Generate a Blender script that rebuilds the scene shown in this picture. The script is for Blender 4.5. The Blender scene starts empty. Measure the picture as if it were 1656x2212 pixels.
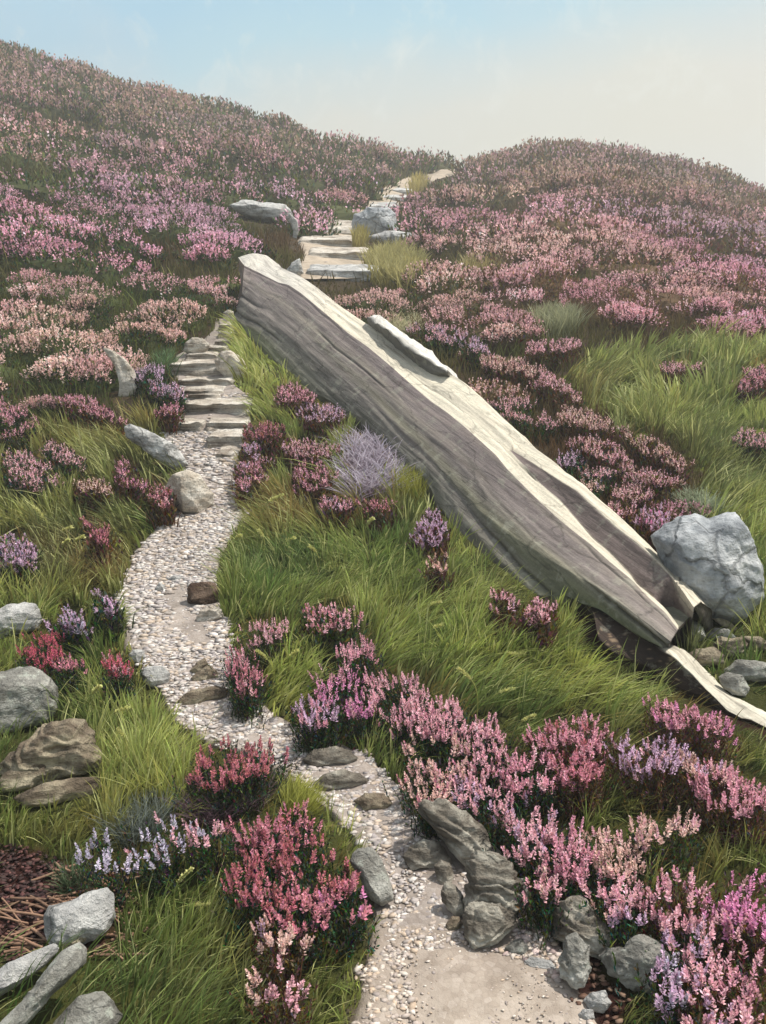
import bpy, math, numpy as np
from math import radians as R
rng = np.random.default_rng(7)
scene = bpy.context.scene
COL = scene.collection

# ---------------------------------------------------------------- camera numbers (a portrait frame 1656 x 2212)
F = 1840.0; CX = 828.0; CY = 1106.0; PIT = R(15.0); CZ = 2.4
cp, sp = math.cos(PIT), math.sin(PIT)

def t_of_row(row):
    return np.tan(np.arctan((CY - np.asarray(row, float)) / F) - PIT)
def u_of(col, row):
    return (np.asarray(col, float) - CX) / F * (cp - t_of_row(row) * sp)
def proj(x, y, z):
    zc = z - CZ
    d = y * cp - zc * sp
    d = np.where(d < 0.2, 0.2, d)
    return CX + F * x / d, CY - F * (y * sp + zc * cp) / d, d
def pix(col, row, y):
    """3D point on the sight line of (col,row) at ground distance y"""
    return np.array([u_of(col, row) * y, y, CZ + y * t_of_row(row)])

# ---------------------------------------------------------------- noise
def _h(ix, iy, iz):
    n = (ix.astype(np.int64) * 374761393 + iy.astype(np.int64) * 668265263 + iz.astype(np.int64) * 2147483647) & 0xffffffff
    n = ((n ^ (n >> 13)) * 1274126177) & 0xffffffff
    n = (n ^ (n >> 16)) & 0xffffffff
    return n.astype(np.float64) / 4294967295.0 * 2 - 1
def vn2(x, y, s=0):
    x = np.asarray(x, float); y = np.asarray(y, float)
    ix = np.floor(x); iy = np.floor(y); fx = x - ix; fy = y - iy
    fx = fx * fx * (3 - 2 * fx); fy = fy * fy * (3 - 2 * fy)
    z = np.full(ix.shape, s)
    a = _h(ix, iy, z); b = _h(ix + 1, iy, z); c = _h(ix, iy + 1, z); d = _h(ix + 1, iy + 1, z)
    return (a * (1 - fx) + b * fx) * (1 - fy) + (c * (1 - fx) + d * fx) * fy
def fbm2(x, y, o=3, s=0):
    v = 0; a = 1; n = 0
    for i in range(o):
        v = v + a * vn2(x * 2 ** i + 17.3 * i, y * 2 ** i - 9.1 * i, s + i); n += a; a *= 0.5
    return v / n
def vn3(p, s=0):
    ix = np.floor(p); f = p - ix; f = f * f * (3 - 2 * f)
    r = 0
    for dx in (0, 1):
        wx = f[:, 0] if dx else 1 - f[:, 0]
        for dy in (0, 1):
            wy = f[:, 1] if dy else 1 - f[:, 1]
            for dz in (0, 1):
                wz = f[:, 2] if dz else 1 - f[:, 2]
                r = r + wx * wy * wz * _h(ix[:, 0] + dx, ix[:, 1] + dy + 57 * s, ix[:, 2] + dz)
    return r
def fbm3(p, o=4, s=0, g=0.5):
    v = 0; a = 1; n = 0
    for i in range(o):
        v = v + a * vn3(p * 2 ** i + 11.7 * i, s + i); n += a; a *= g
    return v / n

# ---------------------------------------------------------------- terrain
zk = np.array([(-400, -30), (-60, -4), (-8, -.5), (0, -.05), (2.3, 0), (3.2, 0), (4.1, .04), (5.2, .13), (6.5, .30), (8, .52), (9, .74),
               (10.3, 1.06), (11.6, 1.40), (13.3, 1.81), (17, 2.52), (23, 3.47), (33, 5.2), (48, 8.45)])
_yy = np.linspace(-60, 60, 2401)
_zz = np.interp(_yy, zk[:, 0], zk[:, 1])
_k = np.hanning(21); _k /= _k.sum()
_zz = np.convolve(np.pad(_zz, 10, mode='edge'), _k, 'valid')
Y1 = 11.6
T1 = (1.40 - CZ) / Y1
sky = np.array([(-900, 60), (-300, 78), (0, 97), (50, 115), (100, 130), (170, 150), (200, 165), (230, 180), (280, 195), (350, 205), (400, 218),
    (450, 225), (520, 240), (560, 255), (620, 270), (640, 285), (700, 300), (760, 312), (828, 325), (880, 345), (950, 355), (1000, 357),
    (1070, 345), (1110, 335), (1150, 320), (1200, 315), (1260, 313), (1320, 318), (1370, 325), (1420, 340), (1480, 355), (1540, 372),
    (1570, 385), (1620, 400), (1656, 412), (1900, 470), (2600, 560)], float)
_so = np.where(sky[:, 0] > 1050, 28, 21) - 14 * np.exp(-((sky[:, 0] - 965) / 60) ** 2)
_tsk = t_of_row(sky[:, 1] + _so); _usk = u_of(sky[:, 0], sky[:, 1] + _so)
PATHXY = None
_gs = np.array([0, .047, .148, .313, .588, 1.0]); _gv = np.array([0, .197, .44, .626, .81, 1.0])
_gss = np.linspace(0, 1, 401); _gvv = np.interp(_gss, _gs, _gv)
_k2 = np.hanning(41); _k2 /= _k2.sum()
_gvv = np.convolve(np.concatenate([np.full(20, 0) - np.arange(20, 0, -1) * .0042, _gvv, 1 + np.arange(1, 21) * .00115]), _k2, 'valid')
def H(x, y, noise=True):
    x = np.asarray(x, float); y = np.asarray(y, float)
    zn = np.interp(y, _yy, _zz)
    u = np.clip(x / np.maximum(y, 6.0), -1.4, 1.4)
    yc = 48 - 8 * np.clip(u, -.6, .6)
    ts = np.interp(u, _usk, _tsk)
    s = (y - Y1) / (yc - Y1)
    t = T1 + (ts - T1) * np.interp(s, _gss, _gvv)
    zf = CZ + np.minimum(y, yc) * t
    d = np.maximum(y - yc, 0)
    zf = zf + (ts + .1) * 1.3 * (1 - np.exp(-d / 1.3)) - .2 * d * d / (d + 6)
    w = np.clip((y - 10.2) / 2.8, 0, 1); w = w * w * (3 - 2 * w)
    z = zn * (1 - w) + zf * w
    z = np.maximum(z, -60)
    if noise:
        a = np.interp(y, [0, 4, 9, 16, 30, 50, 60], [.02, .03, .05, .1, .22, .25, .6])
        lam = np.interp(y, [0, 10, 25], [.9, 1.3, 2.6])
        nz = fbm2(x / 1.1, y / 1.1, 2, 5) * np.clip(1 - (y - 12) / 8, 0, 1) + fbm2(x / 3.1, y / 2.3, 3, 9) * np.clip((y - 12) / 8, 0, 1)
        if PATHXY is not None:
            m = np.abs(x - np.interp(y, *PATHXY)); m = np.clip(m / 1.6 - .5, 0, 1); a = a * np.where(y > 13, .06 + .94 * m, 1)
            m2 = np.clip((np.abs(u - .03) - .06) / .05, 0, 1); a = a * (1 - (1 - m2) * .92 * np.clip((y - 19) / 4, 0, 1))
        z = z + a * nz
    return z
def cast(col, row, off=0.0):
    col = np.atleast_1d(np.asarray(col, float)); row = np.atleast_1d(np.asarray(row, float))
    off = np.broadcast_to(off, col.shape).astype(float)
    ys = np.geomspace(1.3, 70, 240)
    out = np.empty(col.shape)
    for a in range(0, len(col), 6000):
        c = slice(a, a + 6000)
        t = t_of_row(row[c]); u = u_of(col[c], row[c])
        X = u[:, None] * ys; Z = CZ + t[:, None] * ys
        below = Z < H(X, np.broadcast_to(ys, X.shape)) + off[c][:, None]
        i = np.argmax(below, axis=1); ok = below.any(axis=1)
        i = np.where(ok, np.maximum(i, 1), len(ys) - 1)
        lo = ys[i - 1].copy(); hi = ys[i].copy()
        for _ in range(10):
            m = (lo + hi) / 2
            b = (CZ + t * m) < H(u * m, m) + off[c]
            hi = np.where(b, m, hi); lo = np.where(b, lo, m)
        out[c] = np.where(ok, hi, np.nan)
    return out
def ground(col, row):
    y = cast(col, row)
    x = u_of(col, row) * y
    return x, y, H(x, y)

# centre line of the upper path, so that the ground stays even along it
def _centre():
    global PATHXY
    P = [(690, 488), (640, 560), (606, 730), (590, 730), (570, 722), (545, 726), (520, 720), (500, 724), (480, 745), (460, 782), (445, 825), (430, 839), (415, 858), (400, 877), (385, 915), (378, 940), (370, 975), (366, 990)]
    X, Y = [], []
    ys_ = np.geomspace(1.3, 60, 900)
    for r, c in P:
        t = float(t_of_row(r)); u = float(u_of(c, r)); b = (CZ + t * ys_) < H(u * ys_, ys_, False)
        if b.any(): y = ys_[np.argmax(b)]; X.append(u * y); Y.append(y)
    o = np.argsort(Y); PATHXY = (np.array(Y)[o], np.array(X)[o])
_centre()
# ---------------------------------------------------------------- zone map in the ground, painted once
GS = 4; GC0, GR0 = -400, 60; GW, GH = 620, 660
ZM = np.zeros((GH, GW), np.int8)
HILL, GRASS, PATH, SOIL_SHADE, MUD, MEADOW, DARKG = 0, 1, 2, 3, 4, 5, 6
def inpoly(px, py, poly):
    n = len(poly); r = np.zeros(px.shape, bool); j = n - 1
    for i in range(n):
        xi, yi = poly[i]; xj, yj = poly[j]
        if yi != yj:
            r ^= ((yi > py) != (yj > py)) & (px < (xj - xi) * (py - yi) / (yj - yi) + xi)
        j = i
    return r
_gc, _gr = np.meshgrid(GC0 + GS * np.arange(GW), GR0 + GS * np.arange(GH))
def paint(poly, v): ZM[inpoly(_gc, _gr, poly)] = v
paint([(-400, 960), (0, 950), (60, 960), (120, 930), (250, 915), (330, 900), (372, 900), (395, 850), (470, 730), (505, 690), (560, 740), (760, 860), (930, 1000),
       (1200, 1200), (1400, 1280), (1520, 1110), (2100, 1100), (2100, 2700), (-400, 2700)], GRASS)
paint([(1250, 800), (1300, 765), (1400, 760), (1480, 750), (1600, 745), (2100, 740), (2100, 1150), (1656, 1130), (1560, 1110), (1500, 1070), (1530, 1030), (1480, 970),
       (1430, 945), (1380, 960), (1330, 950), (1320, 900), (1270, 890), (1255, 850), (1210, 820)], MEADOW)
paint([(-400, 985), (0, 965), (120, 935), (250, 915), (330, 905), (370, 960), (400, 1010), (350, 1100), (300, 1160), (265, 1260), (-400, 1300)], DARKG)
PL = [(2500, 640, 1500), (2212, 762, 1300), (2150, 772, 1262), (2100, 780, 1250), (2040, 796, 1215), (1990, 803, 1190), (1950, 812, 1145), (1900, 808, 1075), (1850, 792, 1010), (1800, 760, 950),
      (1760, 720, 905), (1720, 665, 880), (1690, 630, 850), (1660, 590, 815), (1630, 540, 775), (1600, 440, 720), (1570, 395, 640), (1545, 372, 590), (1500, 352, 545), (1450, 330, 505),
      (1400, 272, 492), (1350, 265, 482), (1300, 265, 475), (1250, 275, 466), (1200, 290, 474), (1150, 332, 502), (1100, 385, 545), (1050, 415, 548), (1000, 395, 512),
      (960, 365, 510), (930, 358, 520), (900, 375, 530), (860, 395, 535), (830, 392, 500), (800, 375, 490), (770, 385, 500), (740, 440, 505), (715, 468, 500), (690, 475, 500)]
PU = [(606, 640, 820), (590, 650, 810), (570, 655, 790), (545, 662, 790), (520, 650, 790), (500, 668, 780), (480, 700, 790), (460, 745, 820), (445, 795, 855), (430, 803, 875), (415, 822, 895),
      (400, 842, 912), (385, 885, 945), (376, 920, 985), (369, 955, 1006), (365, 975, 1006)]
def polyof(P): return [(l, r) for r, l, _ in P] + [(c, r) for r, _, c in P[::-1]]
paint(polyof(PL), PATH); paint(polyof(PU), PATH)
paint([(372, 1262), (405, 1255), (412, 1310), (445, 1340), (440, 1390), (410, 1395), (385, 1350), (352, 1300)], MUD)
paint([(905, 2060), (1000, 2030), (1090, 2070), (1180, 2110), (1240, 2180), (1290, 2400), (960, 2500), (900, 2150)], MUD)
paint([(-60, 1855), (0, 1840), (70, 1835), (150, 1870), (240, 1890), (290, 1905), (280, 1960), (240, 2040), (210, 2068), (80, 2075), (-60, 2075)], SOIL_SHADE)
paint([(1205, 1282), (1250, 1300), (1294, 1330), (1434, 1400), (1571, 1530), (1700, 1585), (1700, 1610), (1580, 1565), (1480, 1510), (1380, 1460), (1290, 1425), (1240, 1350)], SOIL_SHADE)  # bare ground under the slab, dark tone painted in as its shadow gap
paint([(1255, 2010), (1320, 2040), (1300, 2110), (1350, 2140), (1330, 2240), (1270, 2240), (1210, 2110)], SOIL_SHADE)
KM = np.zeros((GH, GW), bool)      # things that must stay in view over the growth in front of them
BM = np.zeros((GH, GW), bool)      # ground taken by heather bushes: hardly any grass in them
def look(M, c, r):
    gi = np.clip(((c - GC0) / GS + .5).astype(int), 0, GW - 1); gj = np.clip(((r - GR0) / GS + .5).astype(int), 0, GH - 1)
    return M[gj, gi]
def ellpoly(cx, cy, a, b, ang, k=1.0, n=20):
    t = np.arange(n) / n * 2 * math.pi; A = math.radians(ang); x = np.cos(t) * a * k; y = np.sin(t) * b * k
    return list(zip(cx + x * math.cos(A) - y * math.sin(A), cy + x * math.sin(A) + y * math.cos(A)))
for _p in (polyof(PL), polyof(PU)): KM[inpoly(_gc, _gr, _p)] = True
def shorten(x, y, z, h, keep=.15, k=.3):
    """growth that would hide a stone, the path or a bush behind it stays low"""
    c, r, d = proj(x, y, z); c2, r2, _ = proj(x, y, z + h * .9); c3, r3, _ = proj(x, y, z + h * .5)
    # lookups relative to what stands behind, never the spot itself
    c4, r4, _ = proj(x, y, z + h * .25); c5, r5, _ = proj(x, y, z + h * .7)
    hit = (look(KM, c2, r2) | look(KM, c3, r3) | look(KM, c4, r4) | look(KM, c5, r5)) & ~look(BM, c, r) & (rng.uniform(size=len(h)) > keep)
    return np.where(hit, h * k, h)
def zone(x, y, jit=0.0, z=None):
    if z is None: z = H(x, y)
    c, r, d = proj(x, y, z)
    if jit:
        k = F / np.maximum(d, .5) * jit
        c = c + k * fbm2(x * 6, y * 6, 2, 31); r = r + .5 * k * fbm2(x * 6, y * 6, 2, 47)
    gi = np.clip(((c - GC0) / GS + .5).astype(int), 0, GW - 1); gj = np.clip(((r - GR0) / GS + .5).astype(int), 0, GH - 1)
    v = ZM[gj, gi]
    return np.where(y < 1.2, np.where(np.abs(x - .3) < .45, PATH, GRASS), v)

# ---------------------------------------------------------------- materials
def nodes(m):
    m.use_nodes = True; nt = m.node_tree; nt.nodes.clear(); return nt, nt.nodes, nt.links
def N(nt, t, **kw):
    n = nt.nodes.new(t)
    for k, v in kw.items():
        if k in n.inputs: n.inputs[k].default_value = v
        else: setattr(n, k, v)
    return n
def ramp(nt, fac, stops):
    r = nt.nodes.new('ShaderNodeValToRGB'); e = r.color_ramp.elements
    while len(e) < len(stops): e.new(.5)
    for i, (p, c) in enumerate(stops): e[i].position = p; e[i].color = (*c, 1)
    nt.links.new(fac, r.inputs[0]); return r.outputs[0]
def mix(nt, fac, a, b, mode='MIX'):
    m = nt.nodes.new('ShaderNodeMix'); m.data_type = 'RGBA'; m.blend_type = mode
    for s, v in ((0, fac), (6, a), (7, b)):
        if hasattr(v, 'links') or isinstance(v, bpy.types.NodeSocket): nt.links.new(v, m.inputs[s])
        else: m.inputs[s].default_value = v if s == 0 else (*v, 1)
    return m.outputs[2]
def leaf_mat(name, trans=.35, rough=.65, spec=.25):
    m = bpy.data.materials.new(name); nt, ns, ln = nodes(m)
    a = N(nt, 'ShaderNodeAttribute', attribute_name='Col')
    p = N(nt, 'ShaderNodeBsdfPrincipled', Roughness=rough); p.inputs['Specular IOR Level'].default_value = spec
    t = N(nt, 'ShaderNodeBsdfTranslucent'); x = N(nt, 'ShaderNodeMixShader'); x.inputs[0].default_value = trans
    o = N(nt, 'ShaderNodeOutputMaterial')
    ln.new(a.outputs['Color'], p.inputs['Base Color']); ln.new(a.outputs['Color'], t.inputs['Color'])
    ln.new(p.outputs[0], x.inputs[1]); ln.new(t.outputs[0], x.inputs[2]); ln.new(x.outputs[0], o.inputs[0])
    return m
M_GRASS = leaf_mat('grass_blades', .35, .55, .3)
M_FLOWER = leaf_mat('heather_petals', .3, .8, .1)
M_LEAF = leaf_mat('heather_leaves', .2, .8, .1)

def rock_mat(name, dark, mid, light, scale=3.0, strata=(0, 0, 1), sscale=14.0, samt=.5, crack=.5, bump=.6, lichen=None, attr=False):
    m = bpy.data.materials.new(name); nt, ns, ln = nodes(m)
    tc = N(nt, 'ShaderNodeTexCoord'); obj = tc.outputs['Object']
    n1 = N(nt, 'ShaderNodeTexNoise', Scale=scale, Detail=8, Roughness=.65); ln.new(obj, n1.inputs['Vector'])
    n2 = N(nt, 'ShaderNodeTexNoise', Scale=scale * 9, Detail=6, Roughness=.7); ln.new(obj, n2.inputs['Vector'])
    # strata: noise squeezed along one axis
    mp = N(nt, 'ShaderNodeMapping'); ln.new(obj, mp.inputs['Vector'])
    mp.inputs['Rotation'].default_value = strata; mp.inputs['Scale'].default_value = (1.2, 1.2, sscale)
    w0 = N(nt, 'ShaderNodeTexNoise', Scale=1.6, Detail=6, Roughness=.6, Distortion=.35); ln.new(mp.outputs[0], w0.inputs['Vector'])
    base = ramp(nt, n1.outputs[0], [(.33, dark), (.5, mid), (.64, light)])
    st = ramp(nt, w0.outputs[0], [(.38, dark), (.49, mid), (.60, light)])
    c = mix(nt, samt, base, st)
    sp2 = ramp(nt, n2.outputs[0], [(.3, (.45, .45, .45)), (.55, (1, 1, 1))])
    c = mix(nt, .55, c, sp2, 'MULTIPLY')
    v = N(nt, 'ShaderNodeTexVoronoi', Scale=scale * .9); v.feature = 'DISTANCE_TO_EDGE'
    nd = N(nt, 'ShaderNodeMix'); nd.data_type = 'RGBA'; nd.inputs[0].default_value = .22
    n3 = N(nt, 'ShaderNodeTexNoise', Scale=scale * 1.5, Detail=5); ln.new(obj, n3.inputs['Vector'])
    ln.new(obj, nd.inputs[6]); ln.new(n3.outputs['Color'], nd.inputs[7]); ln.new(nd.outputs[2], v.inputs['Vector'])
    ck = ramp(nt, v.outputs['Distance'], [(0.0, (0, 0, 0)), (.035, (1, 1, 1))])
    c = mix(nt, min(.9, crack), c, mix(nt, 1.0, c, ck, 'MULTIPLY'))
    if lichen:
        n4 = N(nt, 'ShaderNodeTexNoise', Scale=scale * 4, Detail=4, Roughness=.6); ln.new(obj, n4.inputs['Vector'])
        lf = ramp(nt, n4.outputs[0], [(.56, (0, 0, 0)), (.64, (1, 1, 1))])
        c = mix(nt, lf, c, lichen)
    if attr:
        at = N(nt, 'ShaderNodeAttribute', attribute_name='Col'); c = mix(nt, 1.0, c, at.outputs['Color'], 'MULTIPLY')
    p = N(nt, 'ShaderNodeBsdfPrincipled', Roughness=.85); p.inputs['Specular IOR Level'].default_value = .2
    ln.new(c, p.inputs['Base Color'])
    def bmp(h, s, d, prev=None):
        b = N(nt, 'ShaderNodeBump'); b.inputs['Strength'].default_value = s; b.inputs['Distance'].default_value = d
        ln.new(h, b.inputs['Height'])
        if prev: ln.new(prev, b.inputs['Normal'])
        return b.outputs[0]
    b1 = bmp(w0.outputs[0], bump * min(1, samt * 1.6), .07); b2 = bmp(n2.outputs[0], min(1, bump), .03, b1); b3 = bmp(ck, min(1, crack * 1.5), .03, b2)
    ln.new(b3, p.inputs['Normal'])
    o = N(nt, 'ShaderNodeOutputMaterial'); ln.new(p.outputs[0], o.inputs[0])
    return m

# ---------------------------------------------------------------- mesh helpers
def tagit(o, label=None, cat=None, group=None, kind=None):
    for k, v in (('label', label), ('category', cat), ('group', group), ('kind', kind)):
        if v: o[k] = v
    return o
def link(name, me, parent=None, loc=None):
    o = bpy.data.objects.new(name, me); COL.objects.link(o)
    if loc is not None: o.location = loc
    if parent: o.parent = parent
    return o
def mesh(name, V, quads=None, tris=None, col=None, mat=None, smooth=True, parent=None, org=None):
    V = np.asarray(V, np.float32)
    if org is not None: V = V - np.asarray(org, np.float32)
    me = bpy.data.meshes.new(name)
    nq = 0 if quads is None else len(quads); ntt = 0 if tris is None else len(tris)
    idx = []
    if nq: idx.append(np.asarray(quads).reshape(-1))
    if ntt: idx.append(np.asarray(tris).reshape(-1))
    idx = np.concatenate(idx).astype(np.int32)
    me.vertices.add(len(V)); me.vertices.foreach_set('co', V.reshape(-1))
    me.loops.add(len(idx)); me.loops.foreach_set('vertex_index', idx)
    me.polygons.add(nq + ntt)
    st = np.concatenate([np.arange(nq) * 4, nq * 4 + np.arange(ntt) * 3]).astype(np.int32)
    me.polygons.foreach_set('loop_start', st)
    me.update(calc_edges=True)
    me.polygons.foreach_set('use_smooth', np.full(nq + ntt, smooth))
    if col is not None:
        a = me.color_attributes.new('Col', 'FLOAT_COLOR', 'POINT')
        c4 = np.ones((len(V), 4), np.float32); c4[:, :3] = col
        a.data.foreach_set('color', c4.reshape(-1))
    if mat: me.materials.append(mat)
    me.validate()
    return link(name, me, parent, None if (org is None or parent) else org)
class Bag:
    def __init__(s): s.V = []; s.Q = []; s.T = []; s.C = []; s.n = 0
    def add(s, V, Q, T, C):
        s.V.append(V); s.C.append(C)
        if Q is not None and len(Q): s.Q.append(Q + s.n)
        if T is not None and len(T): s.T.append(T + s.n)
        s.n += len(V)
    def build(s, name, mat, parent=None, smooth=True, org=None):
        return mesh(name, np.concatenate(s.V), np.concatenate(s.Q) if s.Q else None, np.concatenate(s.T) if s.T else None,
                    np.concatenate(s.C), mat, smooth, parent, org)
def blades(bag, P, h, w, ld, lean, c0, c1, bend=1.6):
    """P (n,3) roots, h,w heights/widths, ld (n,2) unit lean dir, lean = tip offset / h"""
    n = len(P)
    if n == 0: return
    th = rng.uniform(0, math.pi, n); sd = np.stack([np.cos(th), np.sin(th) * .6, np.zeros(n)], 1)
    V = np.empty((n, 7, 3)); C = np.empty((n, 7, 3)); k = 0
    for i, f in enumerate((0, .4, .75, 1.0)):
        off = lean * f ** bend * h
        p = P.copy(); p[:, 0] += ld[:, 0] * off; p[:, 1] += ld[:, 1] * off
        p[:, 2] += h * f * (1 - .25 * np.minimum(lean, 1.5) * f)
        ww = (w * (1, .85, .5, 0)[i])[:, None] * sd * .5
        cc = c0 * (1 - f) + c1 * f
        if i < 3: V[:, k] = p - ww; V[:, k + 1] = p + ww; C[:, k] = cc; C[:, k + 1] = cc; k += 2
        else: V[:, 6] = p; C[:, 6] = cc
    b = (np.arange(n) * 7)[:, None]
    Q = np.concatenate([b + np.array([[0, 1, 3, 2]]), b + np.array([[2, 3, 5, 4]])]); T = b + np.array([[4, 5, 6]])
    bag.add(V.reshape(-1, 3), Q, T, C.reshape(-1, 3))
def florets(bag, P, ax, L, K, fl, fw, col, alpha=.9, t0=0.0, jit=.18, taper=.5):
    """K little diamond petals round each axis"""
    n = len(P)
    if n == 0: return
    ax = ax / np.linalg.norm(ax, axis=1, keepdims=True)
    e1 = np.cross(ax, np.tile([0.3, 1, .1], (n, 1))); e1 /= np.linalg.norm(e1, axis=1, keepdims=True)
    e2 = np.cross(ax, e1)
    ph0 = rng.uniform(0, 6.28, n)
    tau = t0 + (1 - t0) * (np.arange(K)[None] + rng.uniform(0, 1, (n, K))) / K
    ph = ph0[:, None] + np.arange(K)[None] * 2.4 + rng.normal(0, .4, (n, K))
    o = np.cos(ph)[..., None] * e1[:, None] + np.sin(ph)[..., None] * e2[:, None]
    al = (alpha * (1.1 - .6 * tau) + rng.normal(0, .2, (n, K)))[..., None]
    d = o * np.sin(al) + ax[:, None] * np.cos(al)
    sdv = np.cross(ax[:, None], o)
    l = (np.asarray(fl)[:, None] * (1 - taper * tau) * rng.uniform(.75, 1.25, (n, K)))[..., None]
    wd = (np.asarray(fw)[:, None] * (1 - taper * .6 * tau) * rng.uniform(.75, 1.25, (n, K)))[..., None] * .5
    b = P[:, None] + ax[:, None] * (np.asarray(L)[:, None] * tau)[..., None]
    V = np.stack([b, b + d * l * .55 - sdv * wd, b + d * l, b + d * l * .55 + sdv * wd + ax[:, None] * .0], 2)
    cc = col[:, None] * (1 + rng.normal(0, jit, (n, K, 1))) + rng.normal(0, jit * .12, (n, K, 3))
    cc = np.clip(cc, .004, .95)
    C = np.repeat(cc[:, :, None], 4, 2)
    Q = (np.arange(n * K) * 4)[:, None] + np.array([[0, 1, 2, 3]])
    bag.add(V.reshape(-1, 3), Q, None, C.reshape(-1, 3))
def srgb(r, g, b):
    c = np.array([r, g, b], float) / 255
    return np.where(c <= .04045, c / 12.92, ((c + .055) / 1.055) ** 2.4)
EXC = []   # ground footprints in plan (polygons), no grass grows through these
def clear(x, y, grow=0):
    m = np.ones(x.shape, bool)
    for (x0, x1, y0, y1, poly) in EXC:
        b = (x > x0) & (x < x1) & (y > y0) & (y < y1) & m
        i = np.where(b)[0]
        if len(i): m[i[inpoly(x[i], y[i], poly)]] = False
    return m
def add_exc(pts):
    pts = np.asarray(pts); EXC.append((pts[:, 0].min(), pts[:, 0].max(), pts[:, 1].min(), pts[:, 1].max(), [tuple(p) for p in pts]))
# ---------------------------------------------------------------- terrain sheet
def axis(a, b, fine, n):
    t = np.linspace(-1, 1, n); return t
xs = np.concatenate([-np.geomspace(300, 9, 60), np.arange(-8.9, 8.95, .09), np.geomspace(9, 300, 60)])
ys = np.concatenate([-np.geomspace(200, .6, 22), np.arange(-.4, 14, .075), np.geomspace(14.05, 60, 190), np.geomspace(62, 500, 30)])
GXm, GYm = np.meshgrid(xs, ys)
gx = GXm.ravel(); gy = GYm.ravel(); gz = H(gx, gy)
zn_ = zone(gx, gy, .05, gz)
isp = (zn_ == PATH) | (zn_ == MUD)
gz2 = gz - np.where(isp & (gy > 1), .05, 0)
zc = {HILL: srgb(62, 52, 38), GRASS: srgb(66, 68, 34), PATH: srgb(120, 106, 94), SOIL_SHADE: srgb(52, 30, 26), MUD: srgb(160, 145, 135), MEADOW: srgb(96, 104, 46), DARKG: srgb(58, 54, 32)}
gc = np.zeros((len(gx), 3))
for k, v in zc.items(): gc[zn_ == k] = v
nw = len(xs); nh = len(ys)
ii = (np.arange(nh - 1)[:, None] * nw + np.arange(nw - 1)[None]).ravel()
Q = np.stack([ii, ii + 1, ii + 1 + nw, ii + nw], 1)
m = bpy.data.materials.new('moor_ground'); nt, ns, ln = nodes(m)
a = N(nt, 'ShaderNodeAttribute', attribute_name='Col'); tc = N(nt, 'ShaderNodeTexCoord')
n1 = N(nt, 'ShaderNodeTexNoise', Scale=5, Detail=10, Roughness=.7); ln.new(tc.outputs['Object'], n1.inputs['Vector'])
r1 = ramp(nt, n1.outputs[0], [(.3, (.45, .5, .4)), (.5, (1, 1, 1)), (.7, (1.6, 1.45, 1.2))])
c = mix(nt, 1, a.outputs['Color'], r1, 'MULTIPLY')
p = N(nt, 'ShaderNodeBsdfPrincipled', Roughness=.95); p.inputs['Specular IOR Level'].default_value = .1; ln.new(c, p.inputs['Base Color'])
n2 = N(nt, 'ShaderNodeTexNoise', Scale=40, Detail=6, Roughness=.7); ln.new(tc.outputs['Object'], n2.inputs['Vector'])
b = N(nt, 'ShaderNodeBump'); b.inputs['Distance'].default_value = .03; ln.new(n2.outputs[0], b.inputs['Height']); ln.new(b.outputs[0], p.inputs['Normal'])
o = N(nt, 'ShaderNodeOutputMaterial'); ln.new(p.outputs[0], o.inputs[0])
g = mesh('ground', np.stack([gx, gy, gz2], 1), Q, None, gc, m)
tagit(g, kind='structure')

# ---------------------------------------------------------------- path
M_PATH = bpy.data.materials.new('sandy_path'); nt, ns, ln = nodes(M_PATH)
a = N(nt, 'ShaderNodeAttribute', attribute_name='Col'); tc = N(nt, 'ShaderNodeTexCoord')
n1 = N(nt, 'ShaderNodeTexNoise', Scale=4, Detail=8, Roughness=.65); ln.new(tc.outputs['Object'], n1.inputs['Vector'])
v = N(nt, 'ShaderNodeTexVoronoi', Scale=38.0, Randomness=1.0); ln.new(tc.outputs['Object'], v.inputs['Vector'])
v2 = N(nt, 'ShaderNodeTexVoronoi', Scale=38.0, Randomness=1.0); v2.feature = 'DISTANCE_TO_EDGE'; ln.new(tc.outputs['Object'], v2.inputs['Vector'])
r1 = ramp(nt, n1.outputs[0], [(.3, (.62, .6, .58)), (.55, (1, 1, 1)), (.75, (1.15, 1.1, 1.05))])
c = mix(nt, 1, a.outputs['Color'], r1, 'MULTIPLY')
hs = N(nt, 'ShaderNodeSeparateColor'); ln.new(v.outputs['Color'], hs.inputs[0])
rr = ramp(nt, hs.outputs[0], [(0, (.75, .7, .66)), (.5, (.95, .93, .9)), (1, (1.2, 1.2, 1.22))])
c = mix(nt, .5, c, mix(nt, 1, c, rr, 'MULTIPLY'))
eg = ramp(nt, v2.outputs['Distance'], [(0, (.35, .33, .31)), (.12, (1, 1, 1))])
n5 = N(nt, 'ShaderNodeTexNoise', Scale=2.2, Detail=3); ln.new(tc.outputs['Object'], n5.inputs['Vector'])
wet = ramp(nt, n5.outputs[0], [(.42, (0, 0, 0)), (.58, (1, 1, 1))])
c = mix(nt, wet, c, mix(nt, .18, c, eg, 'MULTIPLY'))
p = N(nt, 'ShaderNodeBsdfPrincipled', Roughness=.8); p.inputs['Specular IOR Level'].default_value = .25; ln.new(c, p.inputs['Base Color'])
b = N(nt, 'ShaderNodeBump'); b.inputs['Distance'].default_value = .004; b.inputs['Strength'].default_value = .3; ln.new(v2.outputs['Distance'], b.inputs['Height'])
n6 = N(nt, 'ShaderNodeTexNoise', Scale=60, Detail=5, Roughness=.7); ln.new(tc.outputs['Object'], n6.inputs['Vector'])
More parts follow.
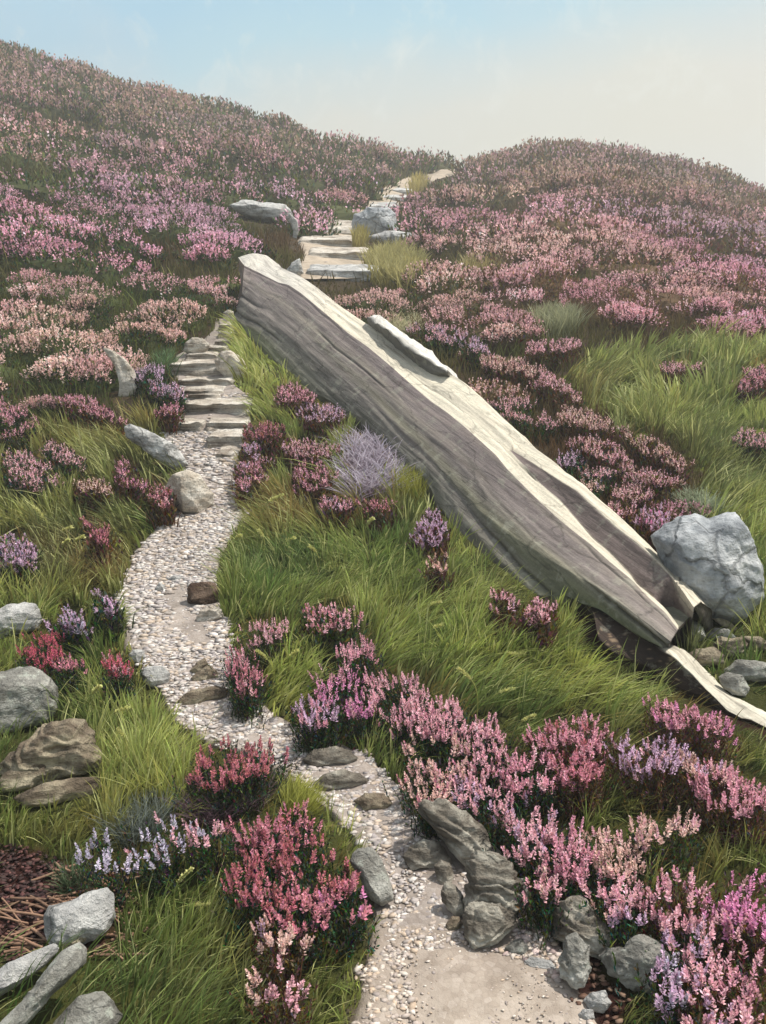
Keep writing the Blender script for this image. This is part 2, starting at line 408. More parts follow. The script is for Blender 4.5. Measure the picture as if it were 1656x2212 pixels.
b2 = N(nt, 'ShaderNodeBump'); b2.inputs['Distance'].default_value = .01; b2.inputs['Strength'].default_value = .6; ln.new(n6.outputs[0], b2.inputs['Height']); ln.new(b.outputs[0], b2.inputs['Normal'])
ln.new(b2.outputs[0], p.inputs['Normal']); o = N(nt, 'ShaderNodeOutputMaterial'); ln.new(p.outputs[0], o.inputs[0])
def path_strip(P, name, sub=8, nx=26, lift=.012, pad=8, c0=srgb(146, 136, 128), c1=srgb(180, 170, 160)):
    P = np.array(P, float)
    rr = []; 
    for i in range(len(P) - 1):
        for k in range(sub): rr.append(P[i] + (P[i + 1] - P[i]) * k / sub)
    rr.append(P[-1]); rr = np.array(rr)
    cl = rr[:, 1] - pad; cr = rr[:, 2] + pad
    xl, yl, _ = ground(cl, rr[:, 0]); xr, yr, _ = ground(cr, rr[:, 0])
    okr = np.isfinite(yl) & np.isfinite(yr) & (yr < 60) & (yl < 60); rr, xl, yl, xr, yr = rr[okr], xl[okr], yl[okr], xr[okr], yr[okr]
    f = np.linspace(0, 1, nx)[None]
    X = xl[:, None] * (1 - f) + xr[:, None] * f; Y = yl[:, None] * (1 - f) + yr[:, None] * f
    X = X.ravel(); Y = Y.ravel(); Z = H(X, Y) + lift + .008 * fbm2(X * 9, Y * 9, 2, 3)
    e = np.abs(np.tile(f.ravel(), len(rr)) - .5) * 2
    Z -= np.where(e > .93, .06, 0)
    ii = (np.arange(len(rr) - 1)[:, None] * nx + np.arange(nx - 1)[None]).ravel()
    Q = np.stack([ii, ii + 1, ii + 1 + nx, ii + nx], 1)
    zz = zone(X, Y)
    mf = sum((zone(X + .16 * math.cos(q) * (1 + q % 2), Y + .16 * math.sin(q) * (1 + q % 2), .06) == MUD) for q in range(10)) / 10.
    C = c1 * mf[:, None] + c0 * (1 - mf[:, None])
    C = C * (1 + .12 * fbm2(X * 3, Y * 3, 3, 8))[:, None]
    cc, rw, _ = proj(X, Y, Z)
    C = np.where((rw > 2000)[:, None], C * np.array([1.0, .97, .92]), C)
    o = mesh(name, np.stack([X, Y, Z], 1), Q, None, C, M_PATH); tagit(o, kind='structure'); return o
path_strip(PL, 'path'); path_strip(PU, 'path', c0=srgb(168, 154, 136), lift=.05)

# ---------------------------------------------------------------- rocks
def ico(sub):
    import bmesh
    bm = bmesh.new(); bmesh.ops.create_icosphere(bm, subdivisions=sub, radius=1)
    V = np.array([v.co[:] for v in bm.verts]); T = np.array([[v.index for v in f.verts] for f in bm.faces]); bm.free(); return V, T
ICO = {k: ico(k) for k in (1, 2, 4, 5, 6)}
def facing(col, row, y):
    """right / up / away axes at a sight line, with the point itself"""
    c = pix(col, row, y); a = c - np.array([0, 0, CZ]); a /= np.linalg.norm(a)
    r = np.cross(a, [0, 0, 1]); r /= np.linalg.norm(r); u = np.cross(r, a)
    return c, r, u, a
def rock(name, label, poly, mat, thick=.7, sub=5, cuts=20, box=.75, rough=.05, seed=0, cutd=(.62, .93), base=None, push=.5, up=0, strata=0, sdir=(0, 0, 1), tilt=0, cat='rock', group=None, steps=None):
    KM[inpoly(_gc, _gr, poly)] = True
    P = np.array(poly, float); rs = np.random.default_rng(seed + 100)
    cc = (P.min(0) + P.max(0)) / 2 * .5 + P.mean(0) * .5
    br = P[:, 1].max() - 2 if base is None else base
    y0 = float(cast(cc[0], br)[0])
    if not np.isfinite(y0): y0 = 45.
    szp = math.sqrt(np.ptp(P[:, 0]) * np.ptp(P[:, 1])) / 2
    k0 = pix(cc[0], br, y0); d0 = y0 * cp - (k0[2] - CZ) * sp
    D = thick * szp * d0 / F
    yc = y0 + D * push
    c, rv, uv, av = facing(cc[0], cc[1], yc)
    dep = c[1] * cp - (c[2] - CZ) * sp
    dist = np.linalg.norm(c - np.array([0, 0, CZ])); k = dist / math.sqrt(F * F + (cc[0] - CX) ** 2 + (cc[1] - CY) ** 2)
    th = np.arctan2(-(P[:, 1] - cc[1]), P[:, 0] - cc[0]); rad = np.hypot(P[:, 0] - cc[0], P[:, 1] - cc[1])
    # densify the outline so that edges between corners stay straight
    Pd = []
    for i in range(len(P)):
        a, b = P[i], P[(i + 1) % len(P)]
        for q in range(8): Pd.append(a + (b - a) * q / 8)
    Pd = np.array(Pd); th = np.arctan2(-(Pd[:, 1] - cc[1]), Pd[:, 0] - cc[0]); rad = np.hypot(Pd[:, 0] - cc[0], Pd[:, 1] - cc[1])
    od = np.argsort(th); th = th[od]; rad = rad[od]
    th = np.concatenate([th - 2 * math.pi, th, th + 2 * math.pi]); rad = np.tile(rad, 3)
    S, T = ICO[sub]
    S = S.copy()
    for _ in range(cuts):
        n = rs.normal(size=3); n[2] *= .8; n /= np.linalg.norm(n)
        # keep the outline: only cut on the faces towards or away from the viewer
        if abs(n[1]) < .35: n[1] = math.copysign(.5, n[1] or -1); n /= np.linalg.norm(n)
        d = rs.uniform(*cutd); e = S @ n - d
        S = S - np.maximum(e, 0)[:, None] * n * .92
    S0 = ICO[sub][0]
    m0 = np.hypot(S[:, 0], S[:, 2]); ang = np.arctan2(S[:, 2], S[:, 0])
    mm = np.clip(m0, 1e-6, None) ** box
    rr = np.interp(ang, th, rad) * mm * k * 1.06
    ay = np.sign(S[:, 1]) * np.abs(S[:, 1]) ** .85 * D
    V = rr[:, None] * (np.cos(ang)[:, None] * rv + np.sin(ang)[:, None] * uv) + ay[:, None] * av
    sz = szp * k
    nrm = S0[:, :1] * rv + S0[:, 2:3] * uv + S0[:, 1:2] * av
    q = V / sz
    dsp = rough * sz * (fbm3(q * 2.2 + seed, 5, seed) * 1.2 - .6 * np.abs(fbm3(q * 3.1 + seed, 4, seed + 9)) ** .7)
    if strata:
        sd = np.array(sdir, float); sd /= np.linalg.norm(sd)
        hgt = q @ sd * strata * .8 + 1.3 * fbm3(q * 1.1, 3, seed + 4)
        fr = hgt - np.floor(hgt)
        dsp += rough * sz * .9 * (np.minimum(fr * 1.4, (1 - fr) * 5).clip(0, 1) - .6)
    V = V + nrm * dsp[:, None] + c
    o = mesh(name, V, None, T, None, mat, True, None, c)
    if label: tagit(o, label, cat, group)
    lowp = V[V[:, 2] < H(V[:, 0], V[:, 1]) + .04 + .25 * sz]
    if len(lowp) > 5:
        m_ = lowp[:, :2].mean(0); dd = lowp[:, :2] - m_; an = np.arctan2(dd[:, 1], dd[:, 0]); rdd = np.hypot(dd[:, 0], dd[:, 1])
        pts = []
        for a0 in np.linspace(-math.pi, math.pi, 15)[:-1]:
            s_ = np.abs((an - a0 + math.pi) % (2 * math.pi) - math.pi) < .35
            r_ = rdd[s_].max() if s_.any() else rdd.mean()
            pts.append(m_ + .93 * r_ * np.array([math.cos(a0), math.sin(a0)]))
        add_exc(pts)
    return o

g_ = lambda v: tuple(float(q) for q in v)
MR_WHITE = rock_mat('pale_gritstone', g_(srgb(120, 118, 116)), g_(srgb(178, 176, 172)), g_(srgb(222, 220, 214)), 3, (.3, .2, .4), 9, .45, .35, 1.0)
MR_GREY = rock_mat('grey_boulder_stone', g_(srgb(105, 108, 112)), g_(srgb(165, 168, 170)), g_(srgb(208, 208, 206)), 2.2, (.6, .3, .2), 5, .35, .42, 1.0)
MR_DARK = rock_mat('banded_dark_stone', g_(srgb(62, 55, 48)), g_(srgb(122, 114, 102)), g_(srgb(206, 200, 184)), 4, (.5, .5, .3), 6, .75, .3, 1.0)
MR_BROWN = rock_mat('brown_weathered_stone', g_(srgb(66, 54, 44)), g_(srgb(130, 116, 98)), g_(srgb(200, 188, 160)), 4, (.4, .6, .2), 8, .6, .3, 1.0)
MR_STEP = rock_mat('step_stone', g_(srgb(112, 98, 86)), g_(srgb(192, 180, 164)), g_(srgb(234, 228, 216)), 5, (0, .05, 0), 16, .6, .25, 1.0)
MR_RED = rock_mat('reddish_brown_stone', g_(srgb(48, 34, 28)), g_(srgb(84, 64, 52)), g_(srgb(150, 128, 110)), 5, (1.3, 0, 0), 8, .6, .2, 1.0)
MR_LICH = rock_mat('lichen_stone', g_(srgb(92, 89, 84)), g_(srgb(150, 147, 138)), g_(srgb(206, 204, 194)), 5, (.5, .2, .3), 7, .5, .3, 1.0, g_(srgb(176, 178, 166)))

MR_CREAM = rock_mat('cream_stone', g_(srgb(140, 122, 104)), g_(srgb(208, 196, 178)), g_(srgb(238, 232, 220)), 5, (.2, .3, .1), 6, .5, .2, 1.0)

ROCKS = [
 # name, label, polygon, material, kwargs
 ('boulder', 'big cracked pale grey boulder at the foot of the leaning slab', [(1395,1166),(1424,1143),(1456,1111),(1485,1095),(1506,1100),(1524,1112),(1571,1109),(1593,1132),(1622,1172),(1643,1208),(1650,1240),(1645,1287),(1628,1335),(1604,1352),(1560,1350),(1510,1330),(1470,1290),(1430,1240),(1405,1193)], MR_GREY, dict(thick=.85, sub=6, cuts=36, rough=.09, seed=3, cutd=(.64,.9), box=.72)),
 ('rock', 'rounded brownish rock wedged under the broken tip of the slab', [(1466,1345),(1475,1337),(1500,1338),(1518,1352),(1525,1372),(1512,1386),(1485,1376),(1470,1360)], MR_LICH, dict(seed=5)),
 ('rock', 'flat brown rock lying lowest left in the rubble below the big boulder', [(1474,1425),(1500,1406),(1540,1392),(1568,1408),(1566,1428),(1520,1442),(1488,1440)], MR_BROWN, dict(seed=6, strata=3)),
 ('rock', 'pinkish brown middle rock in the rubble below the big boulder', [(1540,1396),(1556,1378),(1600,1375),(1614,1388),(1612,1408),(1570,1420),(1552,1416)], MR_BROWN, dict(seed=7, strata=3)),
 ('rock', 'brown flat rock at the right of the rubble, touching the frame edge', [(1600,1380),(1640,1374),(1662,1384),(1660,1402),(1618,1408)], MR_BROWN, dict(seed=8)),
 ('rock', 'small grey brown rock directly under the base of the big boulder', [(1524,1376),(1543,1358),(1572,1356),(1590,1372),(1570,1386),(1535,1386)], MR_LICH, dict(seed=9)),
 ('rock', 'grey brown rock with a sloping top above the lowest rubble stone', [(1568,1455),(1588,1432),(1630,1422),(1662,1430),(1668,1462),(1620,1474),(1578,1470)], MR_LICH, dict(seed=10)),
 ('rock', 'small round grey rock lowest in the rubble beside the slab', [(1553,1468),(1572,1455),(1600,1458),(1620,1480),(1614,1502),(1585,1503),(1560,1486)], MR_LICH, dict(seed=11)),
 ('rock', 'pale blocky rock in the grass at the left edge above the red heather', [(-30,1325),(0,1314),(20,1306),(55,1303),(78,1314),(85,1340),(78,1368),(40,1374),(-20,1372)], MR_WHITE, dict(seed=12, strata=4)),
 ('boulder', 'large grey boulder with pale top at the left edge below the red heather', [(-60,1475),(0,1450),(50,1441),(72,1447),(108,1478),(119,1500),(114,1545),(90,1566),(40,1575),(-60,1572)], MR_LICH, dict(seed=13, sub=6, rough=.07, thick=.8)),
 ('boulder', 'tan and brown furrowed boulder in the grass at the left', [(-8,1630),(20,1608),(60,1582),(100,1560),(160,1556),(190,1568),(207,1600),(212,1645),(195,1678),(120,1690),(40,1690),(0,1672)], MR_BROWN, dict(seed=14, sub=6, rough=.1, strata=4, sdir=(.5,0,1), thick=.75)),
 ('rock', 'smaller brown rock leaning on the front of the tan furrowed boulder', [(-5,1672),(25,1645),(60,1632),(95,1636),(126,1664),(118,1692),(60,1702),(0,1700)], MR_BROWN, dict(seed=15, thick=.6, push=.1)),
 ('rock', 'low flat pale stone in the grass below the tan boulder', [(40,1702),(100,1684),(150,1684),(205,1697),(214,1716),(190,1732),(110,1735),(60,1725)], MR_BROWN, dict(seed=16, thick=.5)),
 ('boulder', 'pale squarish stone with a brown notch beside the twigs', [(106,1960),(118,1944),(180,1937),(235,1936),(249,1950),(248,2000),(228,2020),(200,2036),(140,2042),(110,2026)], MR_WHITE, dict(seed=17, sub=6, thick=.75, box=.6, rough=.06)),
 ('rock', 'brown rounded rock in front of the pale squarish stone', [(110,2020),(135,1992),(175,1978),(215,1982),(228,2000),(210,2022),(165,2038),(120,2040)], MR_BROWN, dict(seed=18, thick=.5, push=-.1)),
 ('rock', 'pale flat rock at the left edge near the bottom corner', [(-60,2100),(0,2082),(60,2074),(115,2071),(123,2086),(90,2108),(30,2130),(-50,2150)], MR_WHITE, dict(seed=19, thick=.6)),
 ('rock', 'long grey rock slanting down to the lower left corner', [(-40,2215),(0,2180),(50,2150),(100,2110),(140,2082),(175,2077),(188,2095),(184,2120),(130,2150),(80,2180),(30,2215),(0,2235)], MR_LICH, dict(seed=20, thick=.5, rough=.07)),
 ('boulder', 'grey brown pointed boulder cut by the bottom edge at the left', [(78,2222),(130,2182),(180,2157),(225,2164),(246,2190),(262,2225),(230,2260),(100,2265)], MR_LICH, dict(seed=21, thick=.8, base=2240)),
 ('rock', 'pale rounded stone sticking out at the left path edge at the bend', [(300,1452),(318,1438),(352,1442),(366,1458),(360,1482),(330,1486),(308,1472)], MR_WHITE, dict(seed=22)),
 ('rock', 'small pale stone at the left path edge just above the bend', [(276,1412),(290,1402),(310,1406),(318,1422),(300,1432),(280,1426)], MR_WHITE, dict(seed=23)),
 ('rock', 'dark brown block of stone in the middle of the path by the grass', [(404,1268),(412,1259),(440,1257),(466,1262),(474,1275),(470,1306),(440,1308),(408,1300)], MR_RED, dict(seed=24, box=.5, thick=.7, rough=.08)),
 ('rock', 'flat tan stone at the right path edge just below the dark brown block', [(420,1332),(435,1316),(460,1310),(482,1316),(486,1338),(450,1346),(424,1343)], MR_STEP, dict(seed=25, thick=.6, strata=2)),
 ('rock', 'upper pointed brown stone of the pair standing in the path bend', [(410,1446),(425,1430),(446,1419),(452,1436),(440,1450),(420,1458)], MR_BROWN, dict(seed=26)),
 ('rock', 'lower pointed brown stone of the pair standing in the path bend', [(414,1462),(432,1446),(452,1438),(470,1450),(474,1466),(445,1472),(420,1472)], MR_BROWN, dict(seed=27)),
 ('rock', 'wide low brown stone lying across the path below the pointed pair', [(386,1510),(405,1494),(430,1484),(470,1485),(496,1496),(480,1512),(430,1520),(395,1520)], MR_BROWN, dict(seed=28, thick=.5)),
 ('rock', 'small pale flat stone alone in the muddy patch of the path', [(366,1249),(376,1242),(392,1244),(396,1252),(380,1258)], MR_WHITE, dict(seed=29, thick=.6, sub=4)),
 ('rock', 'small round white stone on the left side of the muddy patch', [(335,1270),(346,1258),(358,1264),(356,1276),(344,1280)], MR_WHITE, dict(seed=30, sub=4)),
 ('rock', 'grey flat stone set across the path, uppermost of the three beside the heather bank', [(655,1640),(680,1618),(720,1612),(760,1622),(780,1640),(760,1654),(720,1652),(680,1656)], MR_DARK, dict(seed=31, thick=.55, strata=3)),
 ('rock', 'dark grooved stone set across the path, middle of the three beside the heather bank', [(672,1690),(700,1672),(740,1664),(780,1672),(800,1688),(770,1702),(720,1708),(685,1706)], MR_DARK, dict(seed=32, thick=.55, strata=3)),
 ('rock', 'tan flat stone set in the path, lowest of the three beside the heather bank', [(760,1730),(790,1712),(830,1716),(850,1735),(830,1752),(790,1752)], MR_BROWN, dict(seed=33, thick=.5, strata=2)),
 ('rock', 'grey rounded rock half hidden by red heather on the left path edge', [(752,1860),(775,1838),(805,1836),(828,1856),(842,1890),(850,1938),(824,1950),(790,1930)], MR_LICH, dict(seed=34, sub=6, thick=.6)),
 ('boulder', 'long banded grey rock at the top of the rock pile on the right path edge', [(888,1737),(909,1728),(958,1727),(1006,1755),(1050,1790),(1085,1838),(1100,1870),(1060,1890),(1010,1880),(975,1845),(940,1800),(900,1762)], MR_DARK, dict(seed=35, sub=6, rough=.1, strata=5, sdir=(.7,.3,1), thick=.6, base=1860, push=.3)),
 ('boulder', 'rounded banded rock in the middle of the rock pile on the right path edge', [(990,1878),(1012,1856),(1050,1850),(1090,1852),(1118,1882),(1136,1910),(1138,1955),(1110,1985),(1050,1990),(1008,1960),(1000,1910)], MR_DARK, dict(seed=36, sub=6, rough=.12, strata=4, sdir=(.2,.5,1), thick=.7)),
 ('boulder', 'dark pointed rock at the bottom of the rock pile on the right path edge', [(1000,1985),(1010,1960),(1040,1948),(1080,1952),(1108,1972),(1112,1992),(1080,2022),(1050,2044),(1024,2056),(1006,2025)], MR_DARK, dict(seed=37, sub=6, rough=.12, strata=3, sdir=(0,-.8,1), thick=.8, base=2045)),
 ('rock', 'pale speckled flat plate of stone leaning on the right of the rock pile', [(1084,1912),(1100,1898),(1130,1900),(1146,1925),(1138,1962),(1112,1962),(1096,1940)], MR_LICH, dict(seed=38, thick=.4, push=-.6)),
 ('rock', 'wide curved rock at the upper left of the rock pile, on the gravel', [(872,1850),(886,1828),(915,1815),(948,1820),(975,1850),(968,1870),(930,1872),(890,1880)], MR_DARK, dict(seed=39, strata=3, thick=.6, rough=.08)),
 ('rock', 'small rounded rock of the left chain, below the wide curved rock', [(936,1870),(952,1856),(972,1864),(984,1890),(978,1912),(956,1910),(942,1892)], MR_DARK, dict(seed=40, strata=3)),
 ('rock', 'striped rounded rock in the left chain, beside the dark pointed rock', [(950,1925),(962,1906),(985,1910),(1000,1935),(1003,1968),(990,1982),(966,1962),(954,1945)], MR_DARK, dict(seed=41, strata=4)),
 ('rock', 'small brown stone lowest in the left chain on the gravel', [(963,1998),(975,1980),(996,1976),(999,1996),(984,2012),(966,2010)], MR_BROWN, dict(seed=42)),
 ('boulder', 'banded domed rock at the right path edge below the heather', [(1187,1998),(1192,1975),(1215,1957),(1252,1945),(1280,1955),(1305,1984),(1322,2025),(1320,2052),(1290,2052),(1240,2040),(1196,2036)], MR_DARK, dict(seed=43, sub=6, rough=.1, strata=4, sdir=(.3,.3,1))),
 ('rock', 'upright lumpy grey rock below the banded domed rock', [(1210,2080),(1220,2036),(1245,2024),(1272,2040),(1277,2080),(1268,2126),(1240,2135),(1215,2110)], MR_LICH, dict(seed=44, rough=.12, sub=6, strata=2)),
 ('boulder', 'forked grey rock with a dark hollow beside the lilac heather', [(1293,2084),(1308,2062),(1345,2054),(1360,2030),(1385,2018),(1425,2028),(1442,2058),(1428,2095),(1408,2125),(1375,2132),(1320,2116)], MR_LICH, dict(seed=45, rough=.12, sub=6)),
 ('rock', 'oval pale grey stone on the purple gravel below the rock pile', [(1090,2052),(1102,2034),(1125,2028),(1144,2042),(1138,2058),(1105,2064)], MR_LICH, dict(seed=46)),
 ('rock', 'thin white sliver of stone on the gravel left of the upright lumpy rock', [(1130,2082),(1148,2070),(1190,2073),(1204,2088),(1180,2094),(1145,2092)], MR_WHITE, dict(seed=47, thick=.5)),
 ('rock', 'white ridged stone on dark soil near the bottom right of the path', [(1262,2168),(1278,2146),(1305,2139),(1322,2160),(1304,2182),(1275,2186)], MR_WHITE, dict(seed=48, strata=3)),
 ('rock', 'small pale stone lying below the white ridged stone', [(1248,2196),(1258,2182),(1280,2180),(1286,2196),(1266,2208)], MR_WHITE, dict(seed=49)),
 ('boulder', 'long angular grey and white stone lying by the left path edge below the steps', [(275,922),(288,914),(319,926),(353,947),(379,966),(403,1008),(395,1016),(367,1016),(343,996),(305,966),(277,942)], MR_WHITE, dict(seed=50, sub=6, thick=.45, rough=.08, push=.3, cuts=16)),
 ('boulder', 'round cream boulder with a brown shaded side by the left path edge', [(355,1052),(377,1025),(410,1016),(430,1026),(453,1054),(464,1070),(456,1092),(427,1110),(395,1106),(368,1080)], MR_CREAM, dict(seed=51, sub=6, thick=.9, rough=.05, cuts=8)),
 ('boulder', 'pale overhanging rock on the far left hillside beside the upper path', [(492,443),(529,434),(572,436),(615,443),(632,462),(628,482),(590,478),(529,474),(508,458)], MR_WHITE, dict(seed=52, strata=3, thick=.7)),
 ('boulder', 'white domed boulder beside the upper path near the skyline', [(760,484),(766,464),(799,451),(838,451),(854,463),(866,504),(850,518),(800,518),(768,506)], MR_GREY, dict(seed=54, sub=6, rough=.07)),
 ('rock', 'white flat rock at the foot of the domed boulder by straw grass', [(786,512),(830,500),(864,502),(896,506),(906,518),(900,536),(864,538),(815,528)], MR_WHITE, dict(seed=55, thick=.6, push=0)),
 ('rock', 'small white pointed rock behind the top end of the leaning slab', [(618,584),(632,568),(648,560),(656,590),(640,604),(622,600)], MR_WHITE, dict(seed=56)),
 ('boulder', 'rounded cream boulder at the right side of the stone steps', [(463,778),(478,762),(500,758),(520,772),(534,790),(532,812),(515,822),(488,815),(470,798)], MR_CREAM, dict(seed=57, thick=.8, rough=.05)),
 ('boulder', 'rounded striped boulder at the left side of the stone steps', [(392,758),(400,742),(418,730),(438,730),(452,744),(450,766),(410,772)], MR_STEP, dict(seed=58, strata=3, thick=.7)),
 ('rock', 'round knob of stone capping the highest visible step', [(483,690),(484,676),(494,670),(505,674),(507,692),(498,702),(486,700)], MR_STEP, dict(seed=59, thick=.9, sub=4)),
]
for nm, lb, pl, mt, kw in ROCKS: rock(nm, lb, pl, mt, **kw)

def horn(name, label, cen, hw, mat, base, depth_k=.6, seed=0):
    for (qx, qy), qh in zip(cen, hw): KM[inpoly(_gc, _gr, ellpoly(qx, qy, qh + 6, qh + 12, 0))] = True
    """stone swept along a curved spine, in the upright plane at its foot"""
    cen = np.array(cen, float); n = 60; s = np.linspace(0, len(cen) - 1, n)
    c = np.stack([np.interp(s, range(len(cen)), cen[:, i]) for i in (0, 1)], 1)
    kk = np.hanning(9); kk /= kk.sum()
    for i in (0, 1): c[:, i] = np.convolve(np.pad(c[:, i], 4, mode='edge'), kk, 'valid')
    w = np.interp(s, range(len(cen)), hw)
    y0 = float(cast(*base)[0]); P0, rv, uv, av = facing(cen[:, 0].mean(), cen[:, 1].mean(), y0 + .08)
    k = np.linalg.norm(P0 - np.array([0, 0, CZ])) / math.hypot(F, math.hypot(cen[:, 0].mean() - CX, cen[:, 1].mean() - CY))
    m_ = 28; V = np.zeros((n, m_, 3)); tg = np.gradient(c, axis=0); tg /= np.linalg.norm(tg, axis=1, keepdims=True); nr = np.stack([-tg[:, 1], tg[:, 0]], 1)
    for j in range(m_):
        a = 2 * math.pi * j / m_; ca = math.copysign(abs(math.cos(a)) ** .7, math.cos(a)); sa = math.copysign(abs(math.sin(a)) ** .7, math.sin(a))
        px = c + nr * (w * ca)[:, None]
        V[:, j] = P0 + ((px[:, 0] - cen[:, 0].mean()) * k)[:, None] * rv - ((px[:, 1] - cen[:, 1].mean()) * k)[:, None] * uv + (w * sa * depth_k * k)[:, None] * av
    V = V.reshape(-1, 3)
    q = (V - P0) / (np.max(hw) * k)
    V = V + (fbm3(q * np.array([1.4, 1.4, .7]) + seed, 4, seed) * .3 * np.max(hw) * k)[:, None] * np.array([.5, -1, .4])
    ii = np.arange(n - 1)[:, None] * m_; jj = np.arange(m_)[None]; j2 = (jj + 1) % m_
    Q = np.stack([ii + jj, ii + j2, ii + m_ + j2, ii + m_ + jj], -1).reshape(-1, 4)
    V = np.vstack([V, V[:m_].mean(0), V[-m_:].mean(0)]); e0 = n * m_; e1 = e0 + 1
    T = [(e0, (j + 1) % m_, j) for j in range(m_)] + [(e1, (n - 1) * m_ + j, (n - 1) * m_ + (j + 1) % m_) for j in range(m_)]
    o = mesh(name, V, Q, np.array(T), None, mat, True, None, P0); tagit(o, label, 'rock'); return o
horn('standing_stone', 'curved horn shaped grey stone standing in the heather left of the steps', [(229, 752), (246, 766), (262, 785), (272, 808), (276, 832), (266, 864)], [2, 9, 14, 19, 20, 15], MR_CREAM, (268, 858), .5, 3)
horn('rock', 'pale narrow rock hanging down at the right end of the overhanging rock', [(622, 466), (636, 480), (640, 498), (636, 515)], [7, 8, 6, 4], MR_WHITE, (636, 514), .8, 5)
horn('rock', 'thin weathered splinter of stone leaning on the boulder foot beyond the slab', [(1500, 1292), (1530, 1318), (1562, 1340), (1590, 1356)], [7, 10, 9, 6], MR_BROWN, (1585, 1362), .7, 6)

# ---------------------------------------------------------------- step stones
def step(label, x0, x1, rt, rf, rb, seed, mat=MR_STEP, depth=.42, name='step_stone', y=None, skew=0):
    """tread seen from row rt (back) to rf (front edge), riser down to row rb"""
    cm = (x0 + x1) / 2
    KM[inpoly(_gc, _gr, [(x0, rt), (x1, rt), (x1, rb), (x0, rb)])] = True
    y0 = float(cast(cm, rb)[0]) if y is None else y
    pf = pix(cm, rf, y0); pb = pix(cm, rt, y0 + depth)
    w0 = pix(x0, rf, y0)[0]; w1 = pix(x1, rf, y0)[0]; zb = pix(cm, rb, y0)[2] - .12
    nx, ny, nz = 34, 14, 12
    V = []; idx = {}
    rs = seed * 3.7
    def P(i, j, k):
        if (i, j, k) in idx: return idx[(i, j, k)]
        fx, fy, fz = i / nx, j / ny, k / nz
        x = w0 + (w1 - w0) * fx; yv = y0 + depth * fy + skew * (fx - .5)
        top = pf[2] + (pb[2] - pf[2]) * fy
        z = zb + (top - zb) * fz
        idx[(i, j, k)] = len(V); V.append((x, yv, z, fx, fy, fz)); return idx[(i, j, k)]
    Q = []
    for i in range(nx):
        for j in range(ny):
            Q.append((P(i, j, nz), P(i + 1, j, nz), P(i + 1, j + 1, nz), P(i, j + 1, nz)))
            Q.append((P(i, j, 0), P(i, j + 1, 0), P(i + 1, j + 1, 0), P(i + 1, j, 0)))
        for k in range(nz):
            Q.append((P(i, 0, k), P(i + 1, 0, k), P(i + 1, 0, k + 1), P(i, 0, k + 1)))
            Q.append((P(i, ny, k), P(i, ny, k + 1), P(i + 1, ny, k + 1), P(i + 1, ny, k)))
    for j in range(ny):
        for k in range(nz):
            Q.append((P(0, j, k), P(0, j, k + 1), P(0, j + 1, k + 1), P(0, j + 1, k)))
            Q.append((P(nx, j, k), P(nx, j + 1, k), P(nx, j + 1, k + 1), P(nx, j, k + 1)))
    V = np.array(V); f3 = V[:, 3:]; V = V[:, :3]
    h = pf[2] - zb
    g = V * np.array([5, 5, 9]) + rs
    V[:, 1] += -.03 + .10 * fbm3(g * .55, 4, seed) + .02 * np.sin(f3[:, 2] * 9 + 3 * fbm3(g * .3, 2, seed)) 
    V[:, 2] += .045 * fbm3(g * np.array([.7, .9, .2]) + 5, 4, seed + 2) * (f3[:, 2] > .5)
    V[:, 0] += .05 * fbm3(g * .5 + 9, 3, seed + 5)
    # knock the corners off
    ed = np.abs(f3[:, 0] - .5) * 2
    V[:, 2] -= .04 * np.clip((ed - .85) / .15, 0, 1) ** 2 * (f3[:, 2] > .8)
    V[:, 1] += .06 * np.clip((ed - .8) / .2, 0, 1) ** 2 * (1 - f3[:, 1])
    c = np.array([(w0 + w1) / 2, y0 + depth / 2, zb + .12])
    o = mesh(name, V, np.array(Q), None, None, mat, True, None, c); tagit(o, label, 'stone step', 'rough stone steps climbing the path')
    add_exc([(w0, y0 - .02), (w1, y0 - .02), (w1, y0 + depth), (w0, y0 + depth)])
STEPS = [
 ('pale flat step stone lying lowest at the foot of the flight', 468, 522, 964, 978, 988, .3),
 ('short thick step stone, second from the bottom, with a dark riser', 443, 532, 929, 944, 966, .4),
 ('left hand stone of the split third step', 381, 440, 899, 912, 932, .45),
 ('right hand stone of the split third step', 441, 534, 899, 913, 933, .45),
 ('widest step stone with a wavy white edge and dark riser', 394, 540, 858, 871, 894, .45),
 ('thin pale step stone just above the widest step', 405, 480, 847, 853, 862, .35),
 ('ragged pale step stone, second above the widest step', 394, 490, 833, 842, 852, .35),
 ('wavy edged step stone below the tall brown riser', 384, 502, 809, 820, 835, .4),
 ('step stone with the tall brown striped riser', 364, 482, 775, 786, 811, .5),
 ('pale step stone right above the tall brown riser', 400, 470, 757, 765, 778, .4),
 ('step stone between the striped boulder and the cream boulder', 428, 490, 742, 750, 760, .4),
 ('small dark edged step stone, third from the top of the flight', 463, 498, 729, 737, 748, .35),
 ('small white step stone, second from the top of the flight', 469, 497, 713, 720, 731, .35),
 ('narrow topmost step stone beneath the round stone knob', 473, 501, 695, 703, 715, .4),
]
for i, (lb, x0, x1, rt, rf, rb, dp) in enumerate(STEPS): step(lb, x0, x1, rt, rf, rb, i + 1, depth=dp)
